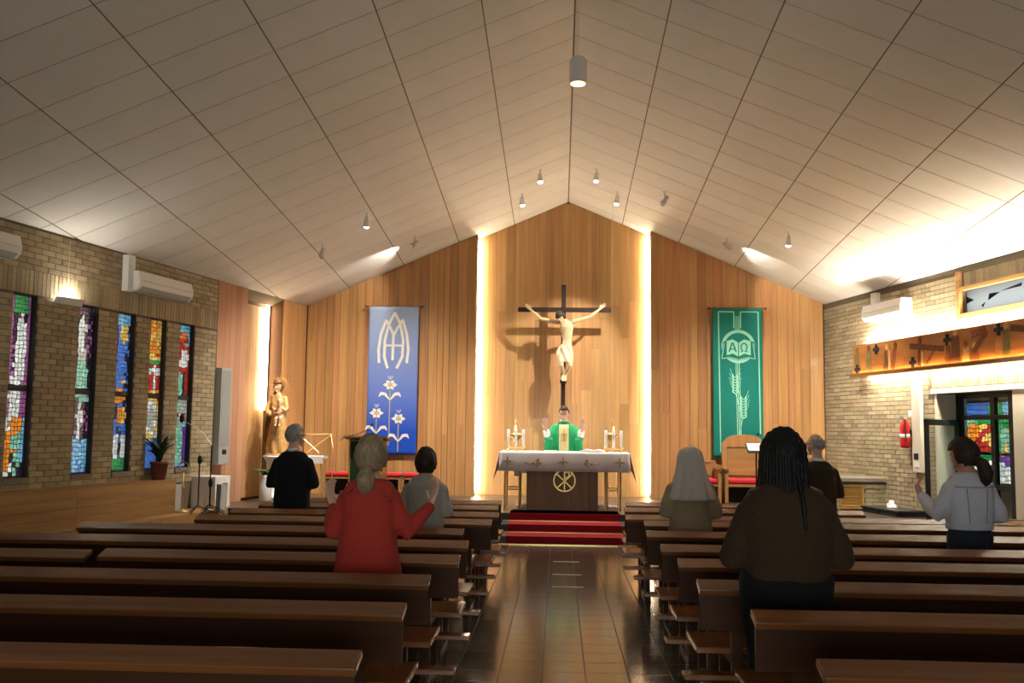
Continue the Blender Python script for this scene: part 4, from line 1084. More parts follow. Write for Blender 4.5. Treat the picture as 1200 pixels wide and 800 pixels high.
pew(-4.0, -6.6, 5.60, -1, 'short dark pew at the left picture edge, outer end of the third row', 'pews left of the aisle', kneel=.0)
RIGHT = [(1, .99, 5.4, 3.74), (2, .94, 5.4, 4.74), (3, .81, 5.4, 5.66), (4, .81, 5.4, 6.57), (5, .78, 5.4, 7.37), (6, .76, 5.4, 8.34), (7, .82, 5.3, 9.27),
         (8, .69, 5.2, 9.9), (9, .74, 3.36, 10.80), (10, .81, 3.3, 11.6)]
for k, x0, x1, y in RIGHT:
    pew(x0, x1, y, 1, 'dark wooden pew right of the aisle, %s from the camera' % (ORD[k]+' row'), 'pews right of the aisle', kneel=max(.02, x0-.72))
# white plastic chair beyond the pews
p = at_y(1174, 609, 10.9); e = empty('plastic_chair', (p.x, 10.9, 0), label='white plastic chair beyond the pews beside the denim jacket woman', cat='chair')
MB().box(-.20, .20, -.20, .20, .42, .45).build('seat', 'white', e); bevel(MB().prism([(-.20, .45), (.20, .45), (.18, .76), (.12, .79), (-.12, .79), (-.18, .76)], 'y', -.22, -.19).build('backrest', 'white', e))
for sx in (-1, 1):
    for sy_ in (-1, 1): MB().tube([(sx*.17, sy_*.17, .43), (sx*.20, sy_*.20, 0)], .018, 8).build('leg', 'white', e)
#PEOPLE#

# ================================================================== FIGURES
def V(*a): return Vector(a)
def ringv(c, U, W_, n=18, p=2.0):
    out = []
    for j in range(n):
        a = 2*PI*j/n; ca, sa = math.cos(a), math.sin(a)
        ca = math.copysign(abs(ca)**(2/p), ca); sa = math.copysign(abs(sa)**(2/p), sa)
        out.append(c+U*ca+W_*sa)
    return out
def torso(mb, rings, n=22, p=2.3):
    """rings: (z, rx, ry[, yoff[, xoff]]) stacked upwards"""
    mb.loft([ringv(V(r[4] if len(r) > 4 else 0, r[3] if len(r) > 3 else 0, r[0]), V(r[1], 0, 0), V(0, r[2], 0), n, p) for r in rings])
BENCH = bpy.data.scenes.new('workbench')     # an empty scene in which lofts are fused quickly
def remesh(mb, voxel, smooth=2, name='figure'):
    """fuse overlapping closed lofts into one continuous surface"""
    me = mb.mesh(name, 'skin'); o = bpy.data.objects.new('tmp', me); BENCH.collection.objects.link(o)
    r = o.modifiers.new('r', 'REMESH'); r.mode = 'VOXEL'; r.voxel_size = voxel; r.use_smooth_shade = True
    if smooth: q = o.modifiers.new('s', 'SMOOTH'); q.iterations = smooth; q.factor = .5
    vl = BENCH.view_layers[0]; vl.update(); dg = vl.depsgraph
    out = bpy.data.meshes.new_from_object(o.evaluated_get(dg))
    bpy.data.objects.remove(o); out.name = name; return out
def setmat(me, m_):
    me.materials.clear(); me.materials.append(M[m_] if isinstance(m_, str) else m_)
    me.polygons.foreach_set('use_smooth', [True]*len(me.polygons)); return me
def folds(me, amp, fn):
    n = len(me.vertices); co = [0.]*(3*n); no = [0.]*(3*n)
    me.vertices.foreach_get('co', co); me.vertices.foreach_get('normal', no)
    for i in range(n):
        d = fn(Vector(co[3*i:3*i+3]))*amp
        for c in range(3): co[3*i+c] += no[3*i+c]*d
    me.vertices.foreach_set('co', co); me.update(); return me
def head_pts(c, R, s, grow=1.0, n=28, m_=20):
    rings = []
    for i in range(m_+1):
        th = PI*(i+.002)/(m_+.004); ring = []
        for j in range(n):
            a = 2*PI*j/n; x, y, z = math.sin(th)*math.cos(a), math.sin(th)*math.sin(a), -math.cos(th)
            X, Y_, Z = x*.077, y*.098, z*.120
            if z < 0:
                k = (-z)**1.3; X *= 1-.28*k
                if y < 0: Y_ *= 1-.45*k
                else: Y_ *= 1-.10*k
            if y > .2 and z > -.75: Y_ *= .955
            if y > .8 and abs(x) < .22 and -.45 < z < .05: Y_ += .012
            if y > .72 and .18 < abs(x) < .5 and -.08 < z < .16: Y_ -= .008
            ring.append(c+R @ (V(X, Y_, Z)*s*grow))
        rings.append(ring)
    return rings
def head(mb, c, R, s):
    mb.loft(head_pts(c, R, s))
    T = lambda *p: c+R @ (V(*p)*s)
    mb.tube([T(0, .088, .012), T(0, .104, -.022), T(0, .090, -.036)], [.009*s, .014*s, .010*s], 8, rounded=True)      # nose
    mb.ell(T(0, .085, -.062), (.024*s, .010*s, .008*s), 10, 6, rot=R); mb.ell(T(0, .078, -.098), (.026*s, .018*s, .018*s), 10, 6, rot=R)
    for sx in (-1, 1):
        mb.ell(T(sx*.077, -.008, -.006), (.011*s, .020*s, .032*s), 10, 8, rot=R)                                        # ears
        mb.ell(T(sx*.030, .083, .030), (.024*s, .010*s, .007*s), 8, 6, rot=R)                                           # brows
def hand(mb, w, d, nrm, sx, s=1., curl=.35, spread=.12):
    """palm and five fingers; d = finger direction, nrm = palm normal, sx = side on which the thumb sits"""
    d = V(*d).normalized(); nrm = V(*nrm); nrm = (nrm-d*nrm.dot(d)).normalized(); w = V(*w); sd = d.cross(nrm).normalized()*sx
    rr = [(0, .026, .019), (.03, .033, .017), (.065, .042, .016), (.090, .041, .014), (.100, .034, .010)]
    mb.loft([ringv(w+d*a*s, sd*b*s, nrm*c*s, 14) for a, b, c in rr])
    for i, (o, l, r) in enumerate(((.030, .070, .0088), (.010, .079, .0092), (-.011, .073, .0088), (-.030, .058, .0078))):
        p = w+(d*.088+sd*o)*s; q = (d+sd*o*spread*12+nrm*.05).normalized(); P = [p, p+q*.02*s]; ang = curl
        for k in range(3):
            q = (Quaternion(sd if sx > 0 else -sd, 0) @ q); q = (q*math.cos(ang)+nrm*math.sin(ang)*1.0).normalized(); P.append(P[-1]+q*l*(.45, .32, .23)[k]*s); ang = curl*.8
        mb.tube(P, [r*s*1.05, r*s*1.05, r*s, r*s*.92, r*s*.8], 8, rounded=True)
    p = w+(d*.022+sd*.026)*s; q = (d*.72+sd*.75+nrm*.25).normalized(); q2 = (d*.9+sd*.35+nrm*.35).normalized()
    mb.tube([p, p+q*.04*s, p+q*.04*s+q2*.032*s, p+q*.04*s+q2*.055*s], [.014*s, .0115*s, .010*s, .008*s], 8, rounded=True)
def arm(mb, sh, el, wr, r0, r1, r2, n=14):
    sh, el, wr = V(*sh), V(*el), V(*wr)
    mb.tube([sh, sh.lerp(el, .35), sh.lerp(el, .75), el, el.lerp(wr, .3), el.lerp(wr, .7), wr], [r0, r0*.95, r1*1.06, r1, r1*1.02, r2*1.15, r2], n, rounded=True)
def legs(mb, k, hw=.095, grow=1., z0=.0, foot=True, ankle=.042):
    for sx in (-1, 1):
        mb.tube([(sx*hw*k, 0, .90*k), (sx*hw*k, .01, .70*k), (sx*hw*k, .012, .48*k), (sx*hw*k, -.005, .32*k), (sx*hw*k, -.012, .09*k)],
                [.088*k*grow, .080*k*grow, .058*k*grow, .056*k*grow, ankle*k*grow], 14, rounded=True)
        if foot: mb.tube([(sx*hw*k, -.035, .042), (sx*hw*k*1.05, .06, .040), (sx*hw*k*1.15, .15, .030)], [.036*k, .040*k, .028*k], 12, rounded=True)
def body_mesh(k, J, voxel, dark=False):
    """whole body at skin size; J: joints and head turn"""
    mb = MB(); b = J.get('build', 1.)
    torso(mb, [(.83*k, .13*b, .095), (.90*k, .158*b, .108), (.98*k, .15*b, .105), (1.08*k, .132*b, .098), (1.20*k, .145*b, .102), (1.31*k, .165*b, .102), (1.385*k, .150*b, .085), (1.43*k, .085, .065), (1.46*k, .058, .058)])
    legs(mb, k, foot=True)
    hc = V(J.get('hx', 0), J.get('hy', .03), J['top']-.120*J.get('hs', 1.)); R = rotm('Z', J.get('yaw', 0)) @ rotm('X', J.get('nod', 0)) @ rotm('Y', J.get('tilt', 0))
    mb.tube([(0, -.005, 1.40*k), (hc.x*.5, .0, 1.46*k), hc+V(0, -.015, -.04)], [.062, .055, .056], 14, rounded=True)
    head(mb, hc, R, J.get('hs', 1.))
    for sd in ('L', 'R'):
        sh, el, wr = [V(*q_) for q_ in J['a'+sd]]; sh = sh+V(-.035 if sh.x > 0 else .035, 0, -.05); arm(mb, sh, el, wr, .044*k, .038*k, .027*k)
        hd = J['h'+sd]; d = V(*hd[0]); hand(mb, V(*wr)+d.normalized()*.0, hd[0], hd[1], hd[2], J.get('hand', .95), hd[3] if len(hd) > 3 else .35)
    return remesh(mb, voxel, 1, 'person'), hc, R
def haircap(hc, R, s, grow, front, low, m_, parent, lowside=-.03, thick=.02, vol=(1, 1, 1)):
    """hair as a shell around the skull, open at the face"""
    rings = head_pts(V(0, 0, 0), Matrix.Identity(3), s, grow, 40, 30); vs = [p for r in rings for p in r]; n = 40; fs = []
    for i in range(len(rings)-1):
        for j in range(n):
            q = (i*n+j, i*n+(j+1) % n, (i+1)*n+(j+1) % n, (i+1)*n+j); c = sum((vs[t] for t in q), V(0, 0, 0))/4/s
            if c.z > front or (c.y < .018 and c.z > lowside) or (c.y < -.02 and c.z > low): fs.append(q)
    hr = random.Random(len(parent.name)+int(hc.z*1000)); tz = [1+.042*math.sin(v.x*95+v.z*60)*math.sin(v.y*80+v.z*45)+hr.uniform(-.02, .02) for v in vs]
    vs = [hc+R @ V(v.x*vol[0]*t, v.y*vol[1]*t-(.006*s), v.z*vol[2]*t+.004) for v, t in zip(vs, tz)]
    o = MB().add(vs, fs).build('hair', m_, parent, smooth=True); sl = o.modifiers.new('t', 'SOLIDIFY'); sl.thickness = thick; sl.offset = 0
    return o
def glasses(parent, hc, R, s=1.):
    T = lambda *p: hc+R @ (V(*p)*s); mb = MB()
    for sx in (-1, 1):
        mb.tube([T(sx*.032+.022*math.cos(t*PI/6), .104, .014+.016*math.sin(t*PI/6)) for t in range(13)], .0022, 6)
        mb.tube([T(sx*.054, .102, .018), T(sx*.080, .0, .014), T(sx*.080, -.02, .0)], .0022, 6)
    mb.tube([T(-.011, .106, .018), T(.011, .106, .018)], .0022, 6); mb.build('glasses', 'black', parent)
def shoes(parent, k, hw=.095, m_='blackmatte'):
    for sx in (-1, 1):
        o = MB().tube([(sx*hw*k, -.055, .05), (sx*hw*k*1.05, .05, .048), (sx*hw*k*1.12, .13, .040), (sx*hw*k*1.15, .175, .034)], [.044*k, .048*k, .044*k, .032*k], 14, rounded=True)
        o.v = [(x, y, max(z, .002)) for x, y, z in o.v]; o.build('shoe', m_, parent, smooth=True)
def cloth_mesh(fn, voxel, m_, name, parent, smooth=3, amp=0., foldfn=None):
    mb = MB(); fn(mb); me = setmat(remesh(mb, voxel, smooth, name), m_)
    if amp: folds(me, amp, foldfn)
    return link(name, me, parent)
def fold_std(f1=28, f2=9): return lambda c: math.sin(c.z*f1+math.sin(c.x*11)*1.7+c.y*6)*.55+math.sin(c.x*f1*.9+c.z*f2)*.45
def person(px, py_top, Y, floor, rz, J, skin, label, voxel=.011):
    """px: column of the head in the photo, head top at row py_top, standing at depth Y on floor"""
    p = at_y(px, py_top, Y); top = p.z-floor; J['top'] = top-J.get('hairup', .02); k = (top-.02)/1.70
    for sd in ('L', 'R'):
        J['a'+sd] = [tuple(c*(1 if i < 2 else k) for i, c in enumerate(q)) for q in J['a'+sd]]
    me, hc, R = body_mesh(k, J, voxel); setmat(me, skin)
    o = link('person', me, None, label=label, cat='person'); o.location = (p.x, Y, floor); o.rotation_euler = (0, 0, math.radians(rz))
    return o, k, hc, R
def mat_knit(name, c, sc=90, a=.18, b=.25, rough=.9): return mat(name, c, rough, noise=(sc, a), bump=b, sheen=.03)
M['red_knit'] = mat_knit('red_knit', (.47, .045, .033)); M['grey_knit'] = mat_knit('grey_knit', (.50, .46, .42)); M['brown_knit'] = mat_knit('brown_knit', (.050, .028, .014))
M['beige'] = mat_knit('beige_habit', (.38, .29, .185), 60, .08, .1); M['veil'] = mat('veil_cloth', (.66, .585, .54), .85, noise=(50, .05)); M['suit'] = mat_knit('black_suit', (.012, .012, .014), 80, .15, .1)
M['brownjacket'] = mat_knit('brown_jacket', (.050, .030, .018), 70, .15, .15); M['denim'] = mat_knit('pale_denim', (.60, .58, .66), 120, .15, .2); M['jeans'] = mat_knit('dark_jeans', (.022, .028, .042), 120, .2, .15)
M['trouser'] = mat_knit('black_trousers', (.009, .009, .010), 60, .1, .05); M['chino'] = mat_knit('pale_trousers', (.42, .38, .32), 60, .08, .05)
M['chasuble'] = mat('green_chasuble', (.005, .30, .105), .6, noise=(30, .08), sheen=.2); M['alb'] = mat('white_alb', (.82, .82, .84), .8)
M['orphrey'] = mat('cream_orphrey', (.62, .54, .28), .6, noise=(40, .2)); M['pink'] = mat('pink_band', (.70, .16, .24), .7)
def hairmat(name, c, c2): return mat(name, c, .62, spec=.3, grain=(60, 60, 8), col2=c2)
M['hair_grey'] = hairmat('grey_hair', (.42, .39, .36), (.24, .22, .20)); M['hair_ash'] = hairmat('ash_blond_hair', (.42, .30, .18), (.22, .155, .09)); M['hair_brown'] = hairmat('brown_hair', (.055, .030, .017), (.022, .012, .008))
M['hair_black'] = hairmat('black_hair', (.010, .009, .009), (.004, .004, .004)); M['hair_dark'] = hairmat('dark_brown_hair', (.050, .028, .017), (.022, .013, .009))
M['denim_seam'] = mat('denim_seam', (.22, .23, .30), .9); M['pages'] = mat('page', (.7, .68, .6), .7)

def jacket(k, rings, aL, aR, r0, r1, r2, **kw):
    def f(mb):
        torso(mb, [(z*k, *r) for z, *r in rings], p=kw.get('p', 2.4))
        for a in (aL, aR):
            sh, el, wr = [V(*q) for q in a]; sh = sh+V(-.022 if sh.x > 0 else .022, 0, -.038); arm(mb, sh, el, el.lerp(wr, kw.get('slen', .92)), r0, r1, r2)
    return f

# ---- woman in the red cardigan, arms raised in prayer
J = dict(aL=[(-.165, 0, 1.335), (-.235, -.01, 1.06), (-.285, .19, 1.22)], aR=[(.165, 0, 1.335), (.250, .01, 1.06), (.385, .17, 1.24)],
         hL=((-.30, .35, .80), (.75, -.45, .35), 1, .42), hR=((.22, .35, .85), (-.75, -.45, .30), -1, .42), hand=1.08, hs=1.05, build=1.05, hy=.02, hairup=.022, nod=-4)
pr, k, hc, R = person(435, 510, 6.28, 0, 0, J, 'skin_pale', 'woman in a red knitted cardigan with raised open hands and a ponytail', .0085)
cloth_mesh(jacket(k, [(.70, .238, .165), (.80, .222, .160), (.95, .198, .148), (1.08, .182, .138), (1.22, .185, .135), (1.33, .185, .125), (1.40, .140, .095), (1.432, .075, .072)], J['aL'], J['aR'], .066, .056, .042), .012, 'red_knit', 'cardigan', pr, 3, .004, fold_std(24, 8))
cloth_mesh(lambda mb: legs(mb, k, .1, 1.22, foot=False, ankle=.055), .014, 'chino', 'trousers', pr, 2)
cg = MB()
for sx in (-1, 1):
    for i in range(26):
        a = random.uniform(.35, 1.0); z = 1.40*k-a*.10+random.uniform(-.02, .02); cg.ell((sx*(.05+a*.11), -.120+.062*(a-.35), z-.018), (.0035, .004, .0035), 6, 4)
cg.build('lace_eyelets', mat('eyelet', (.16, .02, .02), .9), pr, kind='stuff')
haircap(hc, R, 1.05, 1.12, .055, -.075, 'hair_ash', pr, -.05, .024, (1.1, 1.12, 1.03))
o = MB().tube([hc+V(0, -.085, -.055), hc+V(.0, -.135, -.075), hc+V(-.005, -.145, -.13), hc+V(-.01, -.13, -.19), hc+V(-.015, -.12, -.225)], [.028, .042, .062, .058, .02], 14, rounded=True).build('ponytail', 'hair_ash', pr, smooth=True)
MB().tube([hc+V(0, -.088, -.055), hc+V(0, -.118, -.068)], [.036, .036], 14).build('hair_tie', 'pink', pr, smooth=True)
shoes(pr, k, .1, 'chairwood')

# ---- person in the grey sweater
fa = lambda w=.19, e=.245, wr=.10: dict(aL=[(-w, 0, 1.335), (-e, -.01, 1.06), (-wr, .22, 1.09)], aR=[(w, 0, 1.335), (e, -.01, 1.06), (wr, .22, 1.09)], hL=((.7, .6, .1), (.2, -.3, -1), -1, .5), hR=((-.7, .6, .1), (-.2, -.3, -1), 1, .5))
J = dict(fa(.17, .215), hs=1., hairup=.02, hy=.03)
pr, k, hc, R = person(499, 525, 8.86, 0, 0, J, 'skin_pale', 'short haired person in a plain grey sweater seen from behind')
cloth_mesh(jacket(k, [(.84, .180, .135), (.95, .180, .140), (1.10, .172, .132), (1.24, .180, .13), (1.34, .178, .118), (1.405, .125, .09), (1.44, .070, .068)], J['aL'], J['aR'], .064, .055, .042), .012, 'grey_knit', 'sweater', pr, 3, .004, fold_std(22, 8))
cloth_mesh(lambda mb: (legs(mb, k, .09, 1.2, foot=False, ankle=.055), torso(mb, [(.80*k, .165, .12), (.93*k, .165, .125)])), .014, 'jeans', 'trousers', pr, 2)
haircap(hc, R, 1., 1.13, .05, -.085, 'hair_dark', pr, -.05, .024, (1.06, 1.06, 1.03)); shoes(pr, k)

# ---- grey haired man in the black suit
J = dict(fa(.195, .265), hs=1., hairup=.012, yaw=-42, hy=.03)
pr, k, hc, R = person(345, 497, 10.52, 0, -12, J, 'skin_pale', 'grey haired man in a black suit and glasses before the statue')
cloth_mesh(jacket(k, [(.72, .200, .145), (.85, .205, .150), (1.0, .20, .145), (1.18, .205, .14), (1.32, .205, .125), (1.40, .140, .092), (1.432, .075, .07)], J['aL'], J['aR'], .072, .062, .050), .013, 'suit', 'suit_jacket', pr, 3, .004, fold_std(18, 7))
cloth_mesh(lambda mb: legs(mb, k, .1, 1.25, foot=False, ankle=.062), .014, 'suit', 'trousers', pr, 2)
MB().tube([(.0, -.005, 1.418*k), (.0, -.002, 1.452*k)], [.074, .066], 16).build('shirt_collar', 'alb', pr, smooth=True)
haircap(hc, R, 1., 1.07, .062, -.065, 'hair_grey', pr, -.02, .014); glasses(pr, hc, R); shoes(pr, k)

# ---- nun in the white veil
J = dict(fa(.175, .23), hs=1., hairup=.03, hy=.02, nod=-6)
pr, k, hc, R = person(809, 523, 8.98, 0, 0, J, 'skin_pale', 'nun in a beige habit and a long white veil seen from behind')
cloth_mesh(jacket(k, [(.10, .25, .135), (.40, .232, .137), (.70, .215, .140), (.90, .200, .142), (1.06, .175, .138), (1.24, .185, .135), (1.34, .18, .12), (1.405, .125, .09), (1.44, .07, .07)], J['aL'], J['aR'], .072, .070, .060), .014, 'beige', 'habit', pr, 3, .006, lambda c: math.sin(c.x*30+math.sin(c.z*2)*.8)*min(1, max(0, (1.1-c.z)))+.4*math.sin(c.z*20+c.x*9))
rings = []
for t, w, d, yo in ((0, .035, .04, -.01), (.02, .075, .09, -.008), (.05, .108, .118, -.004), (.10, .122, .132, .0), (.16, .128, .138, -.012), (.24, .142, .142, -.035), (.32, .168, .150, -.05), (.40, .192, .155, -.06), (.46, .208, .160, -.066), (.485, .212, .160, -.068)):
    ring = []
    for j in range(49):
        a = math.radians(52)-(2*PI-math.radians(76)) * j/48*1.0 if False else math.radians(40)-math.radians(260)*j/48
        f = 1+.07*min(1, t*2.2)*math.sin(j*.75)
        ring.append(V(hc.x+w*math.cos(a)*f, hc.y-.005+yo+d*math.sin(a)*f, hc.z+.150-t))
    rings.append(ring)
o = MB().loft(rings, cap=False, close=False).build('veil', 'veil', pr, smooth=True); sl = o.modifiers.new('t', 'SOLIDIFY'); sl.thickness = .008
MB().ell(hc+V(0, -.006, .120), (.060, .064, .034), 16, 8).build('veil_crown', 'veil', pr, smooth=True); shoes(pr, k)

# ---- broad person with braids in the brown sweater
J = dict(aL=[(-.205, 0, 1.30), (-.290, -.02, 1.02), (-.13, .24, 1.06)], aR=[(.205, 0, 1.30), (.295, -.02, 1.02), (.13, .24, 1.06)], hL=((.7, .6, .1), (.2, -.3, -1), -1, .5), hR=((-.7, .6, .1), (-.2, -.3, -1), 1, .5), hs=1.06, build=1.35, hairup=.03, hy=.04, nod=-6)
pr, k, hc, R = person(919, 503, 5.40, 0, 0, J, 'skin_dark', 'broad person with long black braids in a dark brown sweater')
cloth_mesh(jacket(k, [(.90, .225, .175), (.97, .235, .180), (1.06, .250, .185), (1.18, .262, .178), (1.28, .258, .160), (1.345, .222, .138), (1.40, .150, .105), (1.445, .085, .08)], J['aL'], J['aR'], .090, .078, .056), .012, 'brown_knit', 'sweater', pr, 3, .005, fold_std(20, 7))
cloth_mesh(lambda mb: (legs(mb, k, .125, 1.55, foot=False, ankle=.06), torso(mb, [(.70*k, .232, .165), (.85*k, .245, .180), (.95*k, .228, .168)])), .014, 'trouser', 'trousers', pr, 2)
haircap(hc, R, 1.06, 1.15, .04, -.09, 'hair_black', pr, -.06, .03, (1.08, 1.1, 1.04))
br = MB(); rr = random.Random(5)
def braid(P, r, ph):
    Q = []
    for a_, b_ in zip(P, P[1:]): Q += [a_.lerp(b_, t/6) for t in range(6)]
    Q.append(P[-1]); br.tube(Q, [r*(1+.20*math.sin(i*1.9+ph))*(1 if i < len(Q)-4 else .8) for i in range(len(Q))], 7, rounded=True)
for i in range(64):
    a = math.radians(-215+250*i/63+rr.uniform(-2, 2)); l = rr.uniform(.03, .11); ca, sa = math.cos(a), math.sin(a); j_ = rr.uniform(-.008, .008)
    braid([hc+V(.02*ca, .02*sa, .150), hc+V(.072*ca, .085*sa, .132), hc+V((.108+j_)*ca, (.128+j_)*sa, .07), hc+V((.116+j_)*ca, (.138+j_)*sa, .0), hc+V((.124+j_)*ca, (.136+j_)*sa-.01, -.09),
           hc+V((.132+j_)*ca+rr.uniform(-.015, .015), (.138+j_)*sa-.015, -.13-l)], rr.uniform(.010, .013), rr.uniform(0, 6))
braid([hc+V(.03, -.12, .02), hc+V(.05, -.15, -.12), hc+V(.06, -.20, -.24), hc+V(.068, -.205, -.375)], .013, 0)
br.build('braids', 'hair_black', pr, smooth=True, kind='stuff'); shoes(pr, k)

# ---- bald man in the brown jacket
J = dict(fa(.19, .25), hs=1., hairup=.004, yaw=38, hy=.03)
pr, k, hc, R = person(957, 508, 10.5, 0, 10, J, 'skin_pale', 'balding man in a brown jacket facing left near the brick wall')
cloth_mesh(jacket(k, [(.74, .195, .140), (.90, .20, .15), (1.08, .195, .145), (1.22, .20, .138), (1.33, .195, .122), (1.40, .13, .09), (1.432, .074, .07)], J['aL'], J['aR'], .070, .060, .048), .013, 'brownjacket', 'jacket', pr, 3, .004, fold_std(18, 7))
cloth_mesh(lambda mb: legs(mb, k, .1, 1.25, foot=False, ankle=.062), .014, 'trouser', 'trousers', pr, 2)
haircap(hc, R, 1., 1.03, .5, -.06, 'hair_grey', pr, -.03, .008, (1., 1., .72)); glasses(pr, hc, R); shoes(pr, k)
MB().tube([(.0, -.005, 1.415*k), (.0, -.002, 1.445*k)], [.076, .068], 16).build('shirt_collar', 'alb', pr, smooth=True)

# ---- woman in the pale denim jacket
J = dict(aL=[(-.175, 0, 1.335), (-.245, .04, 1.07), (-.265, .27, 1.22)], aR=[(.175, 0, 1.335), (.265, -.03, 1.06), (.12, .20, 1.07)], hL=((-.05, .5, .6), (.9, .1, .1), 1, .6), hR=((-.7, .6, .1), (-.2, -.3, -1), 1, .5), hs=1.02, hairup=.022, hy=.03, hx=-.02, yaw=28, nod=-14)
pr, k, hc, R = person(1133, 513, 8.08, 0, 6, J, 'skin', 'woman in a pale denim jacket and jeans with brown ponytail by the door', .0085)
dj = cloth_mesh(jacket(k, [(.97, .178, .132), (1.02, .184, .138), (1.12, .190, .138), (1.24, .196, .135), (1.33, .190, .122), (1.40, .13, .095), (1.435, .078, .075)], J['aL'], J['aR'], .068, .060, .046), .011, 'denim', 'denim_jacket', pr, 3, .004, fold_std(30, 9))
MB().tube([(-.17, -.106, 1.315*k), (-.1, -.136, 1.312*k), (0, -.143, 1.312*k), (.1, -.136, 1.312*k), (.17, -.106, 1.315*k)], .0035, 6).build('yoke_seam', 'denim_seam', dj)
for x in (-.085, .085): MB().tube([(x, -.137, 1.30*k), (x*.9, -.140, 1.15*k), (x*.8, -.139, 1.02*k)], .003, 6).build('back_seam', 'denim_seam', dj)
cloth_mesh(lambda mb: torso(mb, [(.955*k, .182, .135), (1.0*k, .186, .139)]), .010, 'denim', 'waistband', dj, 1)
cloth_mesh(lambda mb: (legs(mb, k, .092, 1.16, foot=False, ankle=.05), torso(mb, [(.78*k, .170, .125), (.88*k, .178, .135), (.98*k, .162, .120)])), .012, 'jeans', 'jeans', pr, 2)
haircap(hc, R, 1.02, 1.12, .05, -.085, 'hair_brown', pr, -.07, .026, (1.08, 1.1, 1.03))
B0 = hc+R @ V(0, -.10, -.05)
MB().tube([B0, B0+V(.03, -.05, -.04), B0+V(.05, -.06, -.11), B0+V(.055, -.05, -.18), B0+V(.05, -.04, -.215)], [.034, .052, .056, .046, .016], 14, rounded=True).build('ponytail', 'hair_brown', pr, smooth=True); shoes(pr, k)

# ---- priest behind the altar, facing the nave
J = dict(aL=[(-.165, 0, 1.34), (-.275, .10, 1.12), (-.315, .19, 1.30)], aR=[(.165, 0, 1.34), (.275, .10, 1.12), (.315, .19, 1.30)], hL=((-.08, .02, 1.), (.30, .95, 0), 1, .10), hR=((.08, .02, 1.), (-.30, .95, 0), -1, .10), hs=1.04, hairup=.018, nod=-10, yaw=-8, hy=.02, hand=1.12)
pr, k, hc, R = person(661, 475, 17.02, PZ, 180, J, 'skin_pale', 'priest in a green chasuble with raised hands behind the altar', .0085)
def chas(mb):
    torso(mb, [(.35*k, .33, .20), (.70*k, .32, .195, .01), (.95*k, .31, .19, .02), (1.10*k, .30, .18, .02), (1.22*k, .265, .165, .015), (1.32*k, .200, .135, .005), (1.39*k, .135, .105), (1.43*k, .11, .09), (1.45*k, .085, .08)], p=2.2)
    for sx, a in ((-1, J['aL']), (1, J['aR'])):
        sh, el, wr = [V(*q) for q in a]; w2 = el.lerp(wr, .35)
        mb.tube([sh, sh.lerp(el, .5), el+V(0, 0, -.02), w2+V(0, 0, -.03)], [.062, .082, .098, .068], 14, rounded=True)
        mb.loft([ringv(V(sx*.20, .05, .60*k), V(.13, 0, 0), V(0, .13, 0)), ringv(V(sx*.25, .06, .9*k), V(.11, 0, 0), V(0, .13, 0)), ringv(el+V(-sx*.02, .02, .02), V(.07, 0, 0), V(0, .12, 0))])
cloth_mesh(chas, .012, 'chasuble', 'chasuble', pr, 4, .007, lambda c: math.sin(c.x*38+math.sin(c.z*3)*1.1)*min(1., max(0., (1.40*k-c.z)*3)))
for sx, a in ((-1, J['aL']), (1, J['aR'])):
    sh, el, wr = [V(*q) for q in a]; MB().tube([el.lerp(wr, .05), el.lerp(wr, .5), el.lerp(wr, .88)], [.056, .058, .056], 16).build('alb_sleeve', 'alb', pr, smooth=True)
cloth_mesh(lambda mb: torso(mb, [(.06, .24, .17), (.36*k, .25, .18)]), .014, 'alb', 'alb_skirt', pr, 1)
n_ = 14; vs = []; fs = []
for j in range(n_+1):
    t = j/n_; z = 1.39*k-(1.39-.45)*k*t; yy = [.118, .148, .178, .196, .206, .212, .213, .212, .211, .210, .209, .208, .207, .206, .205][j]
    for i in range(7): u = -1+i/3; vs.append((u*.085, yy-.012*u*u+.006, z))
fs = [(j*7+i, j*7+i+1, (j+1)*7+i+1, (j+1)*7+i) for j in range(n_) for i in range(6)]
o = MB().add(vs, fs).build('orphrey_band', 'orphrey', pr, smooth=True); sl = o.modifiers.new('t', 'SOLIDIFY'); sl.thickness = .006
MB().ribbon([(0, 1.30*k), (0, 1.08*k)], .014, .198, .216).ribbon([(-.05, 1.22*k), (.05, 1.22*k)], .014, .190, .216).ribbon([(-.05, 1.12*k), (.05, 1.12*k)], .014, .196, .218).build('embroidered_cross', 'goldthread', pr)
MB().tube([(0, 0, 1.41*k), (0, .004, 1.475*k)], [.098, .066], 18).build('amice_collar', 'alb', pr, smooth=True)
haircap(hc, R, 1., 1.09, .066, -.07, 'hair_dark', pr, -.0, .016); glasses(pr, hc, R); shoes(pr, k)

# ---- crucifix: dark cross on a post, carved corpus
CY = 18.80
pc = at_y(660.5, 363, CY); ptop = at_y(660.5, 334, CY); pa = at_y(607, 363, CY); pb = at_y(716, 363, CY)
cx = empty('crucifix', (pc.x, CY, PZ), label='large dark wooden crucifix with a pale carved corpus above the altar', cat='crucifix')
za = pc.z-PZ; zt = ptop.z-PZ
MB().box(-.045, .045, -.03, .03, at_y(660, 447, CY).z-PZ, zt).build('upright', 'darkwood', cx)
MB().box(pa.x-pc.x, pb.x-pc.x, -.028, .028, za-.045, za+.045).build('cross_beam', 'darkwood', cx)
zf = at_y(660, 443, CY).z-PZ
MB().box(-.065, .065, -.11, .04, zf-.10, zf-.035).build('foot_block', 'darkwood', cx)
MB().box(-.042, .042, -.03, .03, 0, zf-.05).build('post', 'darkwood', cx); bevel(MB().box(-.25, .25, -.2, .2, 0, .06).build('base', 'darkwood', cx), .01)
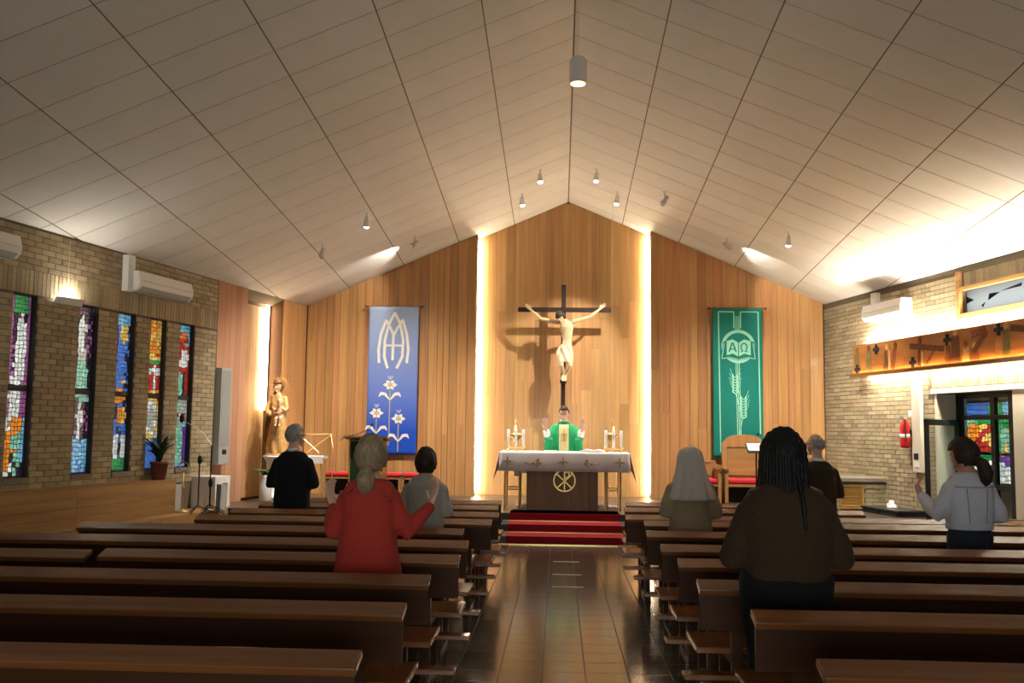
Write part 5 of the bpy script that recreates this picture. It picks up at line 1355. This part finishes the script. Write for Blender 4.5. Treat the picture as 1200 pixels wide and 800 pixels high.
M['corpus'] = mat('painted_flesh', (.58, .42, .25), .5, noise=(9, .12)); M['loincloth'] = mat('carved_cloth', (.66, .54, .36), .6, noise=(9, .08))
def cpt(x, y, dy=-.10): q = at_y(x, y, CY+dy); return V(q.x-pc.x, dy, q.z-PZ)
mb = MB(); shz = cpt(660, 376).z
pelv = cpt(662, 410); chest = cpt(664, 386); nk = cpt(662, 376)
def tor(c, rx_, ry_): return ringv(c, V(rx_, 0, 0), V(0, ry_, 0), 18, 2.3)
mb.loft([tor(cpt(663, 418), .085, .065), tor(cpt(664, 409), .108, .075), tor(cpt(664.5, 399), .085, .065), tor(cpt(664.5, 391), .105, .078), tor(cpt(664, 383), .130, .082), tor(cpt(663, 377.5), .120, .068), tor(cpt(661, 374), .06, .05)])
for sx, s_, e_, w_ in ((-1, (654, 378), (634, 373.5), (622, 363)), (1, (671, 377), (691, 371.5), (703, 362))):
    a_, b_, c_ = cpt(*s_), cpt(*e_, -.09), cpt(*w_, -.07); arm(mb, a_, b_, c_, .042, .033, .022)
    dd = (c_-b_).normalized(); hand(mb, c_, dd+V(0, 0, .1), (0, -1, -.1), 1 if sx < 0 else -1, .88, .45)
for K in ([(657, 416), (658, 428), (660, 437), (660.5, 442)], [(668, 416), (668, 428), (663, 437), (661.5, 442)]):
    q = [cpt(*K[0]), cpt(*K[1], -.16), cpt(*K[2], -.10), cpt(*K[3], -.09)]; mb.tube([q[0], q[0].lerp(q[1], .5), q[1], q[1].lerp(q[2], .5), q[2], q[3]], [.066, .060, .045, .044, .030, .026], 14, rounded=True)
fq = cpt(661, 442, -.09); mb.tube([fq+V(-.02, 0, .03), fq+V(-.025, -.03, -.03), fq+V(-.03, -.06, -.065)], [.030, .032, .022], 12, rounded=True); mb.tube([fq+V(.02, 0, .03), fq+V(.02, -.03, -.035), fq+V(.02, -.055, -.07)], [.030, .032, .022], 12, rounded=True)
hcC = cpt(656.5, 371.5, -.19); RC = rotm('Z', 160) @ rotm('X', -38) @ rotm('Y', 14)
mb.tube([nk+V(0, .02, 0), hcC+V(.02, .05, -.02)], [.048, .046], 12, rounded=True); head(mb, hcC, RC, .86)
co = link('corpus', setmat(remesh(mb, .008, 1, 'corpus'), 'corpus'), cx)
lm = MB(); lm.loft([tor(cpt(662.5, 424.5, -.115), .145, .085), tor(cpt(663, 414), .135, .092), tor(cpt(664, 405.5), .112, .082), tor(cpt(664, 404), .10, .075)])
lm.tube([cpt(655.5, 407, -.10), cpt(654, 418, -.09), cpt(654.5, 430, -.085)], [.03, .045, .025], 10, rounded=True)
me = folds(setmat(remesh(lm, .010, 2, 'loincloth'), 'loincloth'), .010, lambda c: math.sin(c.x*45+c.z*18)); link('loincloth', me, co)
haircap(hcC, RC, .86, 1.12, .045, -.10, 'hair_dark', co, -.06, .022, (1.05, 1.08, 1.02))
MB().tube([hcC+RC @ (V(.085*math.cos(t*PI/8), .105*math.sin(t*PI/8), .045+.008*math.sin(t*2.3))*.9) for t in range(17)], .012, 6).build('crown_of_thorns', 'darkwood', co)

# ---- carved Madonna with child on her pedestal
SY = 17.35; ps = at_y(324, 531, SY); tp = at_y(324, 443, SY)
md = empty('madonna_statue', (ps.x, SY, ps.z), math.radians(-12), label='carved gilt wooden Madonna holding the child on a white pedestal', cat='statue')
H = tp.z-ps.z; u = H/1.40
M['gilt'] = mat('gilt_wood', (.50, .285, .10), .38, noise=(14, .3)); M['cloak'] = mat('carved_cloak', (.20, .085, .030), .45, noise=(14, .25)); M['ivory'] = mat('carved_flesh', (.62, .40, .24), .45)
def robe(mb):
    mb.loft([ringv(V(.0, -.01, 0)*u, V(.20, 0, 0)*u, V(0, .17, 0)*u, 20), ringv(V(.01, -.02, .2)*u, V(.185, 0, 0)*u, V(0, .16, 0)*u, 20), ringv(V(.03, -.04, .45)*u, V(.165, 0, 0)*u, V(0, .15, 0)*u, 20), ringv(V(.03, -.02, .72)*u, V(.135, 0, 0)*u, V(0, .12, 0)*u, 20),
             ringv(V(.01, 0, .92)*u, V(.150, 0, 0)*u, V(0, .12, 0)*u, 20), ringv(V(0, 0, 1.06)*u, V(.14, 0, 0)*u, V(0, .09, 0)*u, 20), ringv(V(0, 0, 1.13)*u, V(.06, 0, 0)*u, V(0, .06, 0)*u, 20)])
    arm(mb, V(-.13, 0, 1.03)*u, V(-.19, -.06, .80)*u, V(-.06, -.19, .70)*u, .055*u, .05*u, .035*u); arm(mb, V(.13, 0, 1.03)*u, V(.20, -.05, .82)*u, V(.14, -.20, .74)*u, .055*u, .05*u, .035*u)
me = folds(setmat(remesh(MBx := (lambda m_: (robe(m_), m_)[1])(MB()), .012, 2, 'robe'), 'gilt'), .014*u, lambda c: math.sin(c.x*42+c.z*5+math.sin(c.z*7))*(.4+.6*max(0, 1-c.z)))
link('robe', me, md)
def cloak(mb):
    mb.loft([ringv(V(-.08, .07, .06)*u, V(.20, 0, 0)*u, V(0, .12, 0)*u, 20), ringv(V(-.13, .05, .35)*u, V(.17, 0, 0)*u, V(0, .13, 0)*u, 20), ringv(V(-.12, .04, .62)*u, V(.16, 0, 0)*u, V(0, .13, 0)*u, 20), ringv(V(-.05, .05, .9)*u, V(.17, 0, 0)*u, V(0, .12, 0)*u, 20), ringv(V(0, .04, 1.07)*u, V(.155, 0, 0)*u, V(0, .09, 0)*u, 20), ringv(V(0, .03, 1.14)*u, V(.09, 0, 0)*u, V(0, .08, 0)*u, 20)])
mb = MB(); cloak(mb); link('cloak', folds(setmat(remesh(mb, .013, 2, 'cloak'), 'cloak'), .014*u, lambda c: math.sin(c.x*34-c.z*8)), md)
mb = MB(); hcM = V(.01, -.03, 1.255)*u; RM = rotm('Z', 170) @ rotm('X', -10); mb.tube([V(0, 0, 1.10)*u, hcM], [.05*u, .045*u], 12, rounded=True); head(mb, hcM, RM, u*.92)
link('head', setmat(remesh(mb, .007, 1, 'head'), 'ivory'), md)
for w_, d_, t_ in ((V(-.06, -.19, .70)*u, (.7, -.4, .1), 1), (V(.14, -.20, .74)*u, (-.5, -.6, .1), -1)):
    mb = MB(); hand(mb, w_, d_, (0, -.2, 1), t_, u*.8); link('hand', setmat(remesh(mb, .006, 1, 'hand'), 'ivory'), md)
haircap(hcM, RM, u*.92, 1.16, .06, -.12, 'cloak', md, -.10, .02, (1.08, 1.1, 1.02))
mb = MB(); cc = V(.15, -.19, .80)*u     # the child
mb.loft([ringv(cc+V(0, 0, -.14)*u, V(.07, 0, 0)*u, V(0, .06, 0)*u, 14), ringv(cc, V(.062, 0, 0)*u, V(0, .05, 0)*u, 14), ringv(cc+V(0, 0, .07)*u, V(.05, 0, 0)*u, V(0, .04, 0)*u, 14)])
arm(mb, cc+V(-.05, 0, .05)*u, cc+V(-.11, -.04, .0)*u, cc+V(-.12, -.09, .06)*u, .024*u, .020*u, .015*u); arm(mb, cc+V(.05, 0, .05)*u, cc+V(.10, -.03, .0)*u, cc+V(.08, -.10, .03)*u, .024*u, .020*u, .015*u)
for sx in (-1, 1): mb.tube([cc+V(sx*.035, 0, -.12)*u, cc+V(sx*.05, -.08, -.16)*u, cc+V(sx*.04, -.08, -.27)*u, cc+V(sx*.04, -.12, -.29)*u], [.036*u, .032*u, .022*u, .018*u], 10, rounded=True)
head(mb, cc+V(0, -.01, .15)*u, rotm('Z', 200), u*.66); link('child', setmat(remesh(mb, .007, 1, 'child'), 'ivory'), md)
ha = MB()
for t in range(24):
    a = PI*(t/23)*1.3-.47; l = .17 if t % 2 else .22; d = V(math.cos(a), 0, math.sin(a)); n1 = V(-math.sin(a), 0, math.cos(a)); c0 = hcM+V(0, .08, .02)*u
    P = [c0+d*.135*u-n1*.008*u, c0+d*.135*u+n1*.008*u, c0+d*l*u]; ha.add(P+[p_+V(0, .008, 0) for p_ in P], [(0, 1, 2), (5, 4, 3), (0, 3, 4, 1), (1, 4, 5, 2), (2, 5, 3, 0)])
ha.tube([hcM+V(.135*math.cos(t*PI/12), .084/u, .02+.135*math.sin(t*PI/12))*1.0*u if False else hcM+V(.135*u*math.cos(t*PI/12), .084, .02+.135*u*math.sin(t*PI/12)) for t in range(25)], .006, 6)
ha.build('rayed_halo', 'gold', md)
MB().lathe([(.19, -.04), (.20, -.03), (.20, 0)], 24).build('plinth', 'gilt', md, smooth=True)
pz = ps.z-PZ
MB().lathe([(.26, -pz), (.26, -pz+.06), (.20, -pz+.09), (.17, -pz+.15), (.17, -.16), (.21, -.10), (.24, -.06), (.24, -.04)], 28).build('pedestal', 'white', md, smooth=True)
# plant at the pedestal
p = at_y(312, 566, 16.75); fp = empty('potted_fern', (p.x, 16.72, PZ), label='green fern in a white floor vase before the statue pedestal', cat='plant')
MB().lathe([(.09, 0), (.11, .03), (.10, .30), (.07, .42), (.085, .46), (.075, .46)], 20).build('vase', 'white', fp, smooth=True)
rr = random.Random(9)
for i in range(18):
    a = rr.uniform(0, 2*PI); l = rr.uniform(.18, .34); P = [V(0, 0, .45)]; d = V(math.cos(a)*.5, math.sin(a)*.5, .85).normalized()
    for q in range(5): P.append(P[-1]+d*l/5); d = (d+V(math.cos(a)*.2, math.sin(a)*.2, -.32)).normalized()
    sd_ = V(-math.sin(a), math.cos(a), 0); vs = []
    for q, c in enumerate(P): w = .035*math.sin(PI*min(.97, (q+.5)/5.6)); vs += [c-sd_*w, c+V(0, 0, .01), c+sd_*w]
    MB().add(vs, [f for q in range(5) for f in ((3*q, 3*q+1, 3*q+4, 3*q+3), (3*q+1, 3*q+2, 3*q+5, 3*q+4))]).build('frond', 'leaf', fp, smooth=True)
bpy.data.scenes.remove(BENCH)
